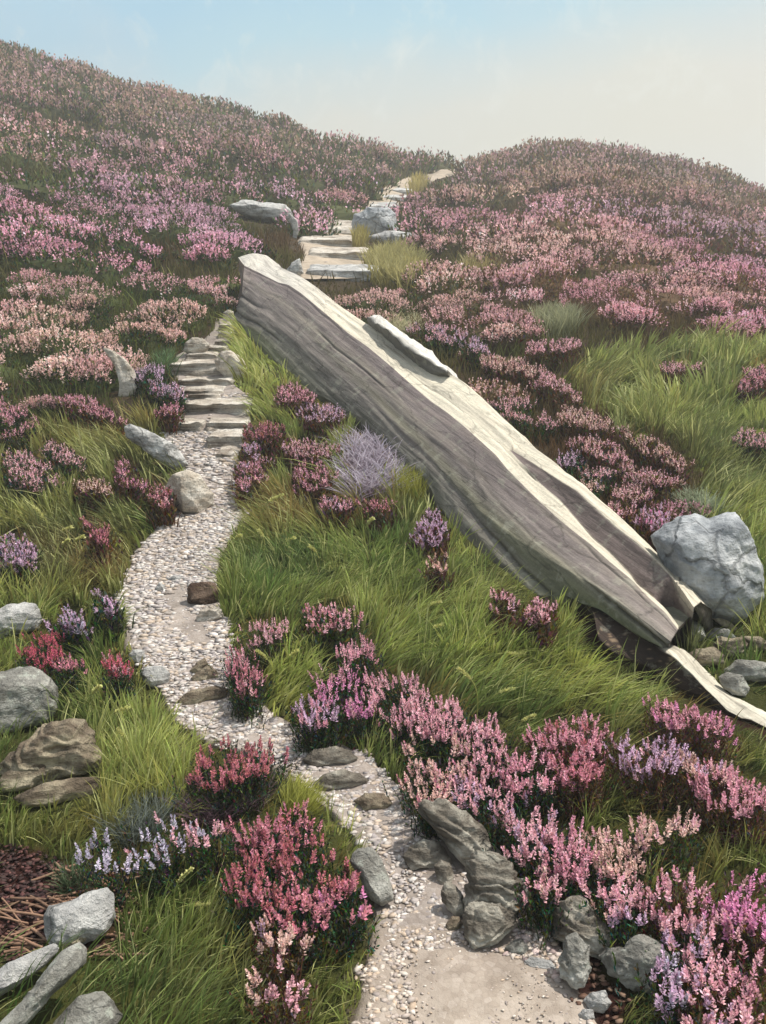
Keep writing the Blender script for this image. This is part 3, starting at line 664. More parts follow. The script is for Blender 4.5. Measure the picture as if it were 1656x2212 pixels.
UP = [
 ('long white slab lying lowest across the upper path behind the leaning slab', 660, 830, 572, 584, 604, .9),
 ('grey tapered slab, second from the bottom on the upper path', 664, 796, 534, 548, 563, 1.0),
 ('tan layered slab, third from the bottom on the upper path', 644, 762, 508, 518, 534, 1.0),
 ('cream tilted slab beside the white domed boulder on the upper path', 676, 766, 476, 496, 507, 1.3),
 ('white slab step just above the domed boulder on the upper path', 797, 862, 436, 446, 454, 1.5),
 ('thin white slab step in the upper path, second below the sandy top', 806, 882, 420, 427, 434, 1.5),
 ('highest white slab step before the path turns sandy', 822, 892, 406, 411, 417, 1.5),
]
for i, (lb, x0, x1, rt, rf, rb, dp) in enumerate(UP): step(lb, x0, x1, rt, rf, rb, i + 31, MR_WHITE if i in (0, 4, 5, 6) else MR_STEP, dp)
# ---------------------------------------------------------------- the leaning slab
ex = np.array([.78, .625])
def line(pts):
    P = np.array(pts, float); s = P @ ex; o = np.argsort(s); return s[o], P[o]
def at(L, s):
    q = sum(np.stack([np.interp(s + d, L[0], L[1][:, 0]), np.interp(s + d, L[0], L[1][:, 1])], 1) for d in (-6, 0, 6)) / 3
    return q
LA = line([(503,690),(520,722),(551,755),(583,793),(641,822),(677,849),(749,886),(785,904),(821,942),(857,976),(879,1004),(904,1018),(933,1058),(962,1150),(993,1184),(1060,1247),(1082,1265),(1125,1287),(1179,1289),(1211,1284),(1254,1305),(1294,1316),(1348,1352),(1402,1384),(1436,1402)])
LM = line([(524,633),(544,670),(565,688),(605,710),(648,742),(713,793),(763,836),(821,886),(890,950),(960,1020),(1040,1105),(1120,1165),(1200,1215),(1280,1262),(1360,1315),(1450,1385)])
LB = line([(528,573),(565,591),(605,612),(621,613),(652,634),(713,685),(749,717),(796,750),(835,782),(871,814),(900,840),(929,865),(965,890),(1001,919),(1037,951),(1073,984),(1096,1013),(1132,1049),(1168,1085),(1204,1118),(1240,1147),(1276,1175),(1312,1208),(1366,1253),(1402,1291),(1438,1323),(1467,1362)])
LB2 = line([(1103,972),(1132,1006),(1168,1046),(1211,1082),(1254,1132),(1283,1165),(1317,1193),(1366,1244),(1372,1256),(1402,1283),(1438,1314),(1470,1357)])
LC2 = line([(1103,972),(1143,995),(1179,1017),(1215,1042),(1247,1060),(1276,1089),(1312,1121),(1348,1150),(1384,1179),(1420,1211),(1452,1244),(1474,1276),(1500,1312)])
LC = line([(511,556),(547,545),(582,552),(592,570),(616,582),(648,595),(684,620),(713,645),(749,670),(785,694),(830,722),(880,758),(930,795),(958,812),(975,806),(1001,825),(1037,858),(1093,912),(1114,927),(1143,959),(1168,977),(1211,1013),(1240,1031),(1276,1064),(1312,1096),(1348,1129),(1384,1165),(1420,1201),(1456,1238),(1492,1273),(1517,1305)])
sA0 = LA[0][0]; s0 = LC[0][0]; s1 = LA[0][-1]
# distance of the foot of the face: ground contact along most of its length, straight in plan
kp = [(520, 722), (583, 793), (677, 849), (785, 904), (857, 976), (933, 1058), (1060, 1247), (1125, 1287)]
ky = [float(cast(a, b + 4)[0]) for a, b in kp]; ks = [np.dot(k, ex) for k in kp]
ks.append(s1); ky.append(4.66)
pf_ = np.polyfit(ks, 1 / np.array(ky), 2, w=[1] * 8 + [4])
YA = lambda s: 1 / np.polyval(pf_, s)
NS = 300
ss = np.linspace(s0, s1 - 1, NS)
sc_ = 1468.0
def smooth(a, b, x): t = np.clip((x - a) / (b - a), 0, 1); return t * t * (3 - 2 * t)
ya = YA(np.maximum(ss, sA0 - 25))
pA, pM, pB, pC = at(LA, ss), at(LM, ss), at(LB, ss), at(LC, ss)
pC = np.where((ss >= LC[0][-1])[:, None], LC[1][-1], pC)
wk = smooth(sc_ - 6, sc_ + 6, ss)[:, None]
pB2 = (pB + (pC - pB) * .4) * (1 - wk) + at(LB2, ss) * wk
pC2 = (pB + (pC - pB) * .62) * (1 - wk) + at(LC2, ss) * wk
wy = smooth(sc_, sc_ + 120, ss)
def P3(p, y): 
    t = t_of_row(p[:, 1]); u = u_of(p[:, 0], p[:, 1]); return np.stack([u * y, y, CZ + t * y], 1)
sc2 = np.interp(ya, [4.5, 13], [.7, 1.15])
A = P3(pA, ya); M_ = P3(pM, ya - .02 + .04 * (1 - wy)); B = P3(pB, ya + .26 * sc2)
B2 = P3(pB2, ya + (.26 + (.26 * (1 - wy) + .2 * wy)) * sc2); C2 = P3(pC2, ya + (.26 + (.38 * (1 - wy) + .27 * wy)) * sc2); C = P3(pC, ya + (.26 + (.6 * (1 - wy) + .48 * wy)) * sc2)
D1 = C + np.array([.14, .16, -.12]); D2 = C + np.array([.28, .34, 0]); D2[:, 2] = np.minimum(H(D2[:, 0], D2[:, 1]) - .25, D2[:, 2] - .3)
over = smooth(1720, 1800, ss)[:, None]
A0 = A + np.array([.12, .22, -.02]) * over + (np.array([.05, .1, -.45])) * (1 - over)
A00 = A0 + np.array([.25, .3, .05]) * over + np.array([.1, .1, -.1]) * (1 - over)
prof = [A00, A0, A, M_, B, B2, C2, C, D1, D2]; segs = [2, 4, 40, 44, 14, 14, 8, 6, 4]
rows = []; vv = []; kind = []
for i, n in enumerate(segs):
    if i in (4, 5, 6, 7): rows.append(prof[i]); vv.append(float(i)); kind.append(i)     # hard arris: its own row of corners
    for k in range(n):
        f = k / n; ff = f
        rows.append(prof[i] * (1 - ff) + prof[i + 1] * ff); vv.append(i + f); kind.append(i)
rows.append(prof[-1]); vv.append(len(segs)); kind.append(len(segs) - 1)
G = np.stack(rows, 1)              # NS x nv x 3
nv = G.shape[1]
# bulge of the big face
vA = np.array(vv)
face = ((vA >= 2) & (vA <= 4))
bul = np.sin(np.clip((vA - 2) / 2, 0, 1) * math.pi) * .02
G[:, :, 1] -= bul[None] * np.clip(ya / 8, .5, 1.2)[:, None]
# streaky relief
du = np.gradient(G, axis=0); dv = np.gradient(G, axis=1); nrm = np.cross(du, dv); nrm /= np.maximum(np.linalg.norm(nrm, axis=2, keepdims=True), 1e-6)
if nrm[NS // 2, 12, 1] > 0: nrm = -nrm
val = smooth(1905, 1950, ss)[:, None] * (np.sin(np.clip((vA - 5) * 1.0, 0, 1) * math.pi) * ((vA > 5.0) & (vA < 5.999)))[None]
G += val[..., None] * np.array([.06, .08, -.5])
arc = np.cumsum(np.linalg.norm(np.diff(G, axis=1, prepend=G[:, :1]), axis=2), axis=1)
S2 = np.broadcast_to((ss / 130.)[:, None], arc.shape)
along = np.cumsum(np.linalg.norm(np.diff(G[:, 30], axis=0, prepend=G[:1, 30]), axis=1))[:, None] + 0 * arc
iB = int(np.where(np.abs(vA - 4) < 1e-6)[0][0]); rel = arc - arc[:, iB:iB + 1] + 3 + .015 * fbm2(along * .5, arc * 1.2, 2, 3)
gro = fbm2(along * .35, rel * 11, 3, 21) * .008 + fbm2(along * .5, rel * 30, 2, 41) * .004
gro += fbm2(along * .6, arc * 1.5, 2, 51) * .007 + fbm2(along * 3.2, arc * 9, 4, 53) * .011
led = rel * 3.6 + .16 * fbm2(along * .25, arc * .6, 2, 77); fr = led - np.floor(led)
gro += .012 * (np.minimum(fr * 1.3, (1 - fr) * 6).clip(0, 1) - .5) * ((vA[None] > 2) & (vA[None] < 4.0))
wt = np.ones_like(arc)
lv = rel * 4.2 + .34 * fbm2(along * .2, arc * .4, 3, 88) + .08 * fbm2(along * 1.6, arc * .5, 2, 86); fl_k = np.floor(lv); frk = np.abs(lv - fl_k - .5)
pres = np.clip(fbm2(along * .45 + fl_k * 7.3, fl_k * 3.1, 2, 89) * 3 + .6, 0, 1)
crk = np.exp(-(frk / .05) ** 2) * pres * ((vA[None] > 2.05) & (vA[None] < 5.0))
gro -= crk * .022
edge = np.minimum(np.abs(vA - 4), 1)[None] * .7 + .3
disp = nrm * (gro * edge)[..., None]
for j in range(nv - 1):
    if vA[j + 1] - vA[j] < 1e-6: disp[:, j] = disp[:, j + 1] = (disp[:, j] + disp[:, j + 1]) / 2
G = G + disp
V = G.reshape(-1, 3)
ii = np.arange(NS - 1)[:, None] * nv; jj = np.array([j for j in range(nv - 1) if vA[j + 1] - vA[j] > 1e-6])[None]
Q = np.stack([ii + jj, ii + nv + jj, ii + nv + jj + 1, ii + jj + 1], -1).reshape(-1, 4)
e0 = len(V); V = np.vstack([V, G[0].mean(0), G[-1].mean(0)])
T = [(e0, j + 1, j) for j in range(nv - 1)] + [(e0, 0, nv - 1)]
jB2 = int(np.where(np.abs(vA - 5) < 1e-6)[0][-1]); jC2 = int(np.where(np.abs(vA - 6) < 1e-6)[0][0]); q0 = (NS - 1) * nv
V = np.vstack([V, G[-1, :jB2].mean(0), G[-1, jC2:].mean(0)])
T += [(e0 + 2, q0 + j, q0 + j + 1) for j in range(jB2)] + [(e0 + 2, q0 + jB2, q0)] + [(e0 + 3, q0 + j, q0 + j + 1) for j in range(jC2, nv - 1)] + [(e0 + 3, q0 + nv - 1, q0 + jC2)]
# stone colour with light painted in: shaded purple grey cleft face, sunlit creamy ledges
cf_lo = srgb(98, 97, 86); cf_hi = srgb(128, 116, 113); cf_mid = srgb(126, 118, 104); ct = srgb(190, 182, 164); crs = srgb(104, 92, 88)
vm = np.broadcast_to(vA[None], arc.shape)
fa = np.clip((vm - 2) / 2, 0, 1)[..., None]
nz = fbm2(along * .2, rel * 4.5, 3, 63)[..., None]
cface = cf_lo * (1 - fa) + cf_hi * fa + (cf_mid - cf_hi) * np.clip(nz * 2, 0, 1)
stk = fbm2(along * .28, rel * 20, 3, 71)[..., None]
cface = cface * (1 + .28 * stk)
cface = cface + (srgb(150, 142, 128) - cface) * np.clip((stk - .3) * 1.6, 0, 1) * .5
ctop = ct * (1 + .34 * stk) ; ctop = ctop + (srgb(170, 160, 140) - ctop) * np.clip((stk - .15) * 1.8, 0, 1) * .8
crec = crs * (1 + .3 * stk)  # steep recess tinted darker, its shade put into the colour
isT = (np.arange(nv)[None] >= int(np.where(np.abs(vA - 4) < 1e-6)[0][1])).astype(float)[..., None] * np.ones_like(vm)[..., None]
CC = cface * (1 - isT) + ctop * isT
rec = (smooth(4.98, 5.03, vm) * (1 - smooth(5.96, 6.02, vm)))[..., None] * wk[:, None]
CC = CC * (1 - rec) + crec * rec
CC = CC * (1 - .62 * crk[..., None])
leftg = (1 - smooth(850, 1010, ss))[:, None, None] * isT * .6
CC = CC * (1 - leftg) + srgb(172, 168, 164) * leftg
CC[-1] = CC[-1] * .2 + srgb(84, 76, 68) * .5
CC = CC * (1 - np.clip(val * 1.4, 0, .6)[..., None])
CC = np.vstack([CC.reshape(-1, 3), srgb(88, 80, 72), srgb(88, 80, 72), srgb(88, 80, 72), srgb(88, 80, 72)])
m = bpy.data.materials.new('cleft_slab_stone'); nt, ns_, ln = nodes(m)
at_ = N(nt, 'ShaderNodeAttribute', attribute_name='Col'); tc = N(nt, 'ShaderNodeTexCoord')
mp = N(nt, 'ShaderNodeMapping'); ln.new(tc.outputs['Object'], mp.inputs['Vector'])
axis3 = G[-1, 30] - G[0, 30]; az = math.atan2(axis3[1], axis3[0]); el = math.atan2(axis3[2], math.hypot(axis3[0], axis3[1]))
mp.vector_type = 'TEXTURE'; mp.inputs['Rotation'].default_value = (0, -el, az); mp.inputs['Scale'].default_value = (14, .55, .55)
n1 = N(nt, 'ShaderNodeTexNoise', Scale=6, Detail=9, Roughness=.65); ln.new(mp.outputs[0], n1.inputs['Vector'])
n2 = N(nt, 'ShaderNodeTexNoise', Scale=45, Detail=6, Roughness=.7); ln.new(tc.outputs['Object'], n2.inputs['Vector'])
r1 = ramp(nt, n1.outputs[0], [(.28, (.55, .53, .52)), (.5, (1, 1, 1)), (.72, (1.3, 1.28, 1.24))])
r2 = ramp(nt, n2.outputs[0], [(.3, (.8, .8, .8)), (.6, (1.08, 1.08, 1.08))])
c = mix(nt, 1, mix(nt, 1, at_.outputs['Color'], r1, 'MULTIPLY'), r2, 'MULTIPLY')
mp2 = N(nt, 'ShaderNodeMapping'); mp2.vector_type = 'TEXTURE'; mp2.inputs['Rotation'].default_value = (0, -el, az); mp2.inputs['Scale'].default_value = (3.2, .9, .9); ln.new(tc.outputs['Object'], mp2.inputs['Vector'])
nq_ = N(nt, 'ShaderNodeTexNoise', Scale=4, Detail=4); ln.new(mp2.outputs[0], nq_.inputs['Vector'])
dq = N(nt, 'ShaderNodeMix'); dq.data_type = 'RGBA'; dq.inputs[0].default_value = .25; ln.new(mp2.outputs[0], dq.inputs[6]); ln.new(nq_.outputs['Color'], dq.inputs[7])
vq = N(nt, 'ShaderNodeTexVoronoi', Scale=3.6); vq.feature = 'DISTANCE_TO_EDGE'; ln.new(dq.outputs[2], vq.inputs['Vector'])
ckq = ramp(nt, vq.outputs['Distance'], [(0, (.25, .25, .25)), (.022, (1, 1, 1))])
nl = N(nt, 'ShaderNodeTexNoise', Scale=7, Detail=6, Roughness=.65); ln.new(tc.outputs['Object'], nl.inputs['Vector'])
c = mix(nt, .55, c, mix(nt, 1, c, ckq, 'MULTIPLY'))
c = mix(nt, ramp(nt, nl.outputs[0], [(.55, (0, 0, 0)), (.66, (.45, .45, .45))]), c, tuple(srgb(150, 148, 132)))
p = N(nt, 'ShaderNodeBsdfPrincipled', Roughness=.8); p.inputs['Specular IOR Level'].default_value = .25; ln.new(c, p.inputs['Base Color'])
b = N(nt, 'ShaderNodeBump'); b.inputs['Distance'].default_value = .04; b.inputs['Strength'].default_value = .45; ln.new(n1.outputs[0], b.inputs['Height'])
b2 = N(nt, 'ShaderNodeBump'); b2.inputs['Distance'].default_value = .006; b2.inputs['Strength'].default_value = .6; ln.new(n2.outputs[0], b2.inputs['Height']); ln.new(b.outputs[0], b2.inputs['Normal'])
ln.new(b2.outputs[0], p.inputs['Normal']); o = N(nt, 'ShaderNodeOutputMaterial'); ln.new(p.outputs[0], o.inputs[0]); M_SLAB = m
KM[inpoly(_gc, _gr, [tuple(p) for p in LA[1][2:]] + [tuple(p) for p in LC[1][::-1]])] = True
org = A[NS // 2].copy()
root = bpy.data.objects.new('leaning_slab', None); COL.objects.link(root); root.location = org
tagit(root, 'huge grey stone slab with a cream upper edge leaning across the slope', 'rock slab')
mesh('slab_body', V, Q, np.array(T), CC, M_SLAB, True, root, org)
add_exc([tuple(A[i, :2]) for i in range(8, NS, 12)] + [tuple(D1[i, :2]) for i in range(NS - 1, 0, -12)])

# lower layer of the slab: brown pitted underside ending in a long cream tip
LT = line([(1246,1299),(1294,1312),(1348,1346),(1402,1379),(1434,1398),(1456,1409),(1492,1442),(1528,1478),(1564,1503),(1600,1517),(1656,1543),(1800,1610)])
LE = line([(1248,1303),(1294,1316),(1348,1350),(1402,1383),(1434,1404),(1456,1420),(1492,1453),(1528,1492),(1571,1532),(1600,1546),(1656,1568),(1800,1640)])
LL = line([(1251,1325),(1262,1352),(1294,1381),(1330,1413),(1384,1431),(1420,1456),(1474,1489),(1510,1499),(1546,1521),(1571,1536),(1600,1549),(1656,1571),(1800,1644)])
sf = np.linspace(1795, 2390, 110)
yE = np.interp(sf, [1795, 1995, 2272, 2400], [5.12, 4.70, 4.22, 4.02])
hid = 1 - smooth(1975, 2010, sf); ysl = YA(np.minimum(sf, 1995))
T_ = P3(at(LT, sf), (yE + .10) * (1 - hid) + (ysl + .16) * hid); E_ = P3(at(LE, sf), yE * (1 - hid) + (ysl + .08) * hid); tp = smooth(1800, 1880, sf)[:, None]; L_ = P3(at(LL, sf) * tp + at(LE, sf) * (1 - tp), yE * tp[:, 0] + (ysl + .1) * (1 - tp[:, 0]))
bk = T_ + np.array([.12, .14, -.05]); ub = L_ + np.array([.05, .07, -.12])
pr = [ub, L_, E_, T_, bk, bk + np.array([.1, .1, -.3])]; sg = [4, 14, 6, 4, 3]
rows = []; vv = []
for i, n in enumerate(sg):
    for k in range(n): rows.append(pr[i] * (1 - k / n) + pr[i + 1] * k / n); vv.append(i + k / n)
rows.append(pr[-1]); vv.append(len(sg))
G2 = np.stack(rows, 1); nv2 = G2.shape[1]; v2 = np.array(vv)
X_ = G2.reshape(-1, 3)
nzb = fbm3(X_ * np.array([9, 9, 14]), 4, 5).reshape(G2.shape[:2])
pit = -np.clip(fbm3(X_ * 16, 2, 12).reshape(G2.shape[:2]) - .2, 0, 1) * .05
G2[:, :, 1] += (nzb * .03 + pit * 0) * ((v2 > .8) & (v2 < 2.0))[None]
G2[:, :, 2] += .012 * nzb
isE = smooth(1.93, 2.03, np.broadcast_to(v2[None], G2.shape[:2]))[..., None] * (1 - hid)[:, None, None]
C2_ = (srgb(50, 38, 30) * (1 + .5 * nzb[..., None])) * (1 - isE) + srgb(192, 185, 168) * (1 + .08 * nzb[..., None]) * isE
sp_ = (fbm3(X_ * np.array([30, 30, 60]), 3, 33).reshape(G2.shape[:2]) > .42)[..., None] * (1 - isE)
C2_ = C2_ * (1 - sp_) + srgb(118, 100, 80) * sp_
ii = np.arange(len(sf) - 1)[:, None] * nv2; jj = np.arange(nv2 - 1)[None]
Q2 = np.stack([ii + jj, ii + nv2 + jj, ii + nv2 + jj + 1, ii + jj + 1], -1).reshape(-1, 4)
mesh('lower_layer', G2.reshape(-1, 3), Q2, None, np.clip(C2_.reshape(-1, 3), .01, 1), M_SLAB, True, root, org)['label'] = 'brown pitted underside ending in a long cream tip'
add_exc([tuple(E_[i, :2]) for i in range(0, 110, 10)] + [tuple(bk[i, :2]) for i in range(109, 0, -10)])

KM[inpoly(_gc, _gr, [(p[0] - 6, p[1] + 26) for p in LL[1]] + [tuple(p) for p in LT[1][::-1]])] = True
# flake riding on the back edge
def loft(name, up, lo, y_up, y_lo, thick, cu, cl, parent, seed=1, n=70):
    a = np.array(up, float); b_ = np.array(lo, float); s = np.linspace(0, 1, n)
    ia = np.stack([np.interp(s, np.linspace(0, 1, len(a)), a[:, i]) for i in (0, 1)], 1); ib = np.stack([np.interp(s, np.linspace(0, 1, len(b_)), b_[:, i]) for i in (0, 1)], 1)
    yu = np.interp(s, np.linspace(0, 1, len(y_up)), y_up); yl = yu - .12 if y_lo is None else np.interp(s, np.linspace(0, 1, len(y_lo)), y_lo)
    U = P3(ia, yu); Lw = P3(ib, yl); mid = P3(ia * .45 + ib * .55, yl - .02); bkk = U + np.array([thick, thick, -.1]); bt = bkk + np.array([0, 0, -.35])
    pr = [Lw + np.array([.05, .1, -.1]), Lw, mid, U, bkk, bt]; R_ = []; w_ = []
    for i in range(5):
        for k in range(6): R_.append(pr[i] * (1 - k / 6) + pr[i + 1] * k / 6); w_.append(i + k / 6)
    R_.append(pr[-1]); w_.append(5); g = np.stack(R_, 1); nvv = g.shape[1]; w_ = np.array(w_)
    x = g.reshape(-1, 3); g[:, :, 2] += .06 * fbm3(x * 4.5, 4, seed).reshape(g.shape[:2]); g[:, :, 1] += .05 * fbm3(x * 6 + 4, 4, seed + 1).reshape(g.shape[:2])
    ist = smooth(2.1, 2.5, np.broadcast_to(w_[None], g.shape[:2]))[..., None]
    cc = (cl * (1 - ist) + cu * ist) * (1 + .15 * fbm3(x * 8, 3, seed + 3).reshape(g.shape[:2]))[..., None]
    ii = np.arange(n - 1)[:, None] * nvv; jj = np.arange(nvv - 1)[None]; q = np.stack([ii + jj, ii + nvv + jj, ii + nvv + jj + 1, ii + jj + 1], -1).reshape(-1, 4)
    vs = g.reshape(-1, 3); e = len(vs); vs = np.vstack([vs, g[0].mean(0), g[-1].mean(0)])
    t = [(e, j + 1, j) for j in range(nvv - 1)] + [(e + 1, (n - 1) * nvv + j, (n - 1) * nvv + j + 1) for j in range(nvv - 1)]
    return mesh(name, vs, q, np.array(t), np.vstack([cc.reshape(-1, 3), cl, cl]), M_SLAB, True, parent, org)
def yC(col, row): return float(np.interp(np.dot((col, row), ex), ss, C[:, 1]))
fu = [(796, 684), (806, 680), (821, 684), (848, 704), (886, 731), (929, 762), (958, 788), (968, 802)]
fl_ = [(792, 694), (815, 712), (845, 738), (875, 764), (905, 788), (930, 802), (950, 806), (966, 806)]
loft('back_flake', fu, fl_, [yC(c_, r_) + .02 for c_, r_ in fu], [yC(c_, r_) - .16 for c_, r_ in fl_], .14, srgb(196, 192, 184), srgb(104, 102, 96), root)['label'] = 'dark grey flake on the back edge of the slab'
# ---------------------------------------------------------------- heather bushes one could point at
PKC = dict(pk=srgb(232, 182, 190), rs=srgb(208, 142, 154), ta=srgb(226, 190, 180), la=srgb(208, 178, 200), mg=srgb(226, 156, 192), rd=srgb(196, 104, 120), wh=srgb(200, 190, 206), dr=srgb(182, 126, 134), co=srgb(192, 122, 128), dp=srgb(224, 166, 180))
GF = srgb(84, 88, 54); GD = srgb(62, 72, 48); BR = srgb(112, 80, 60)
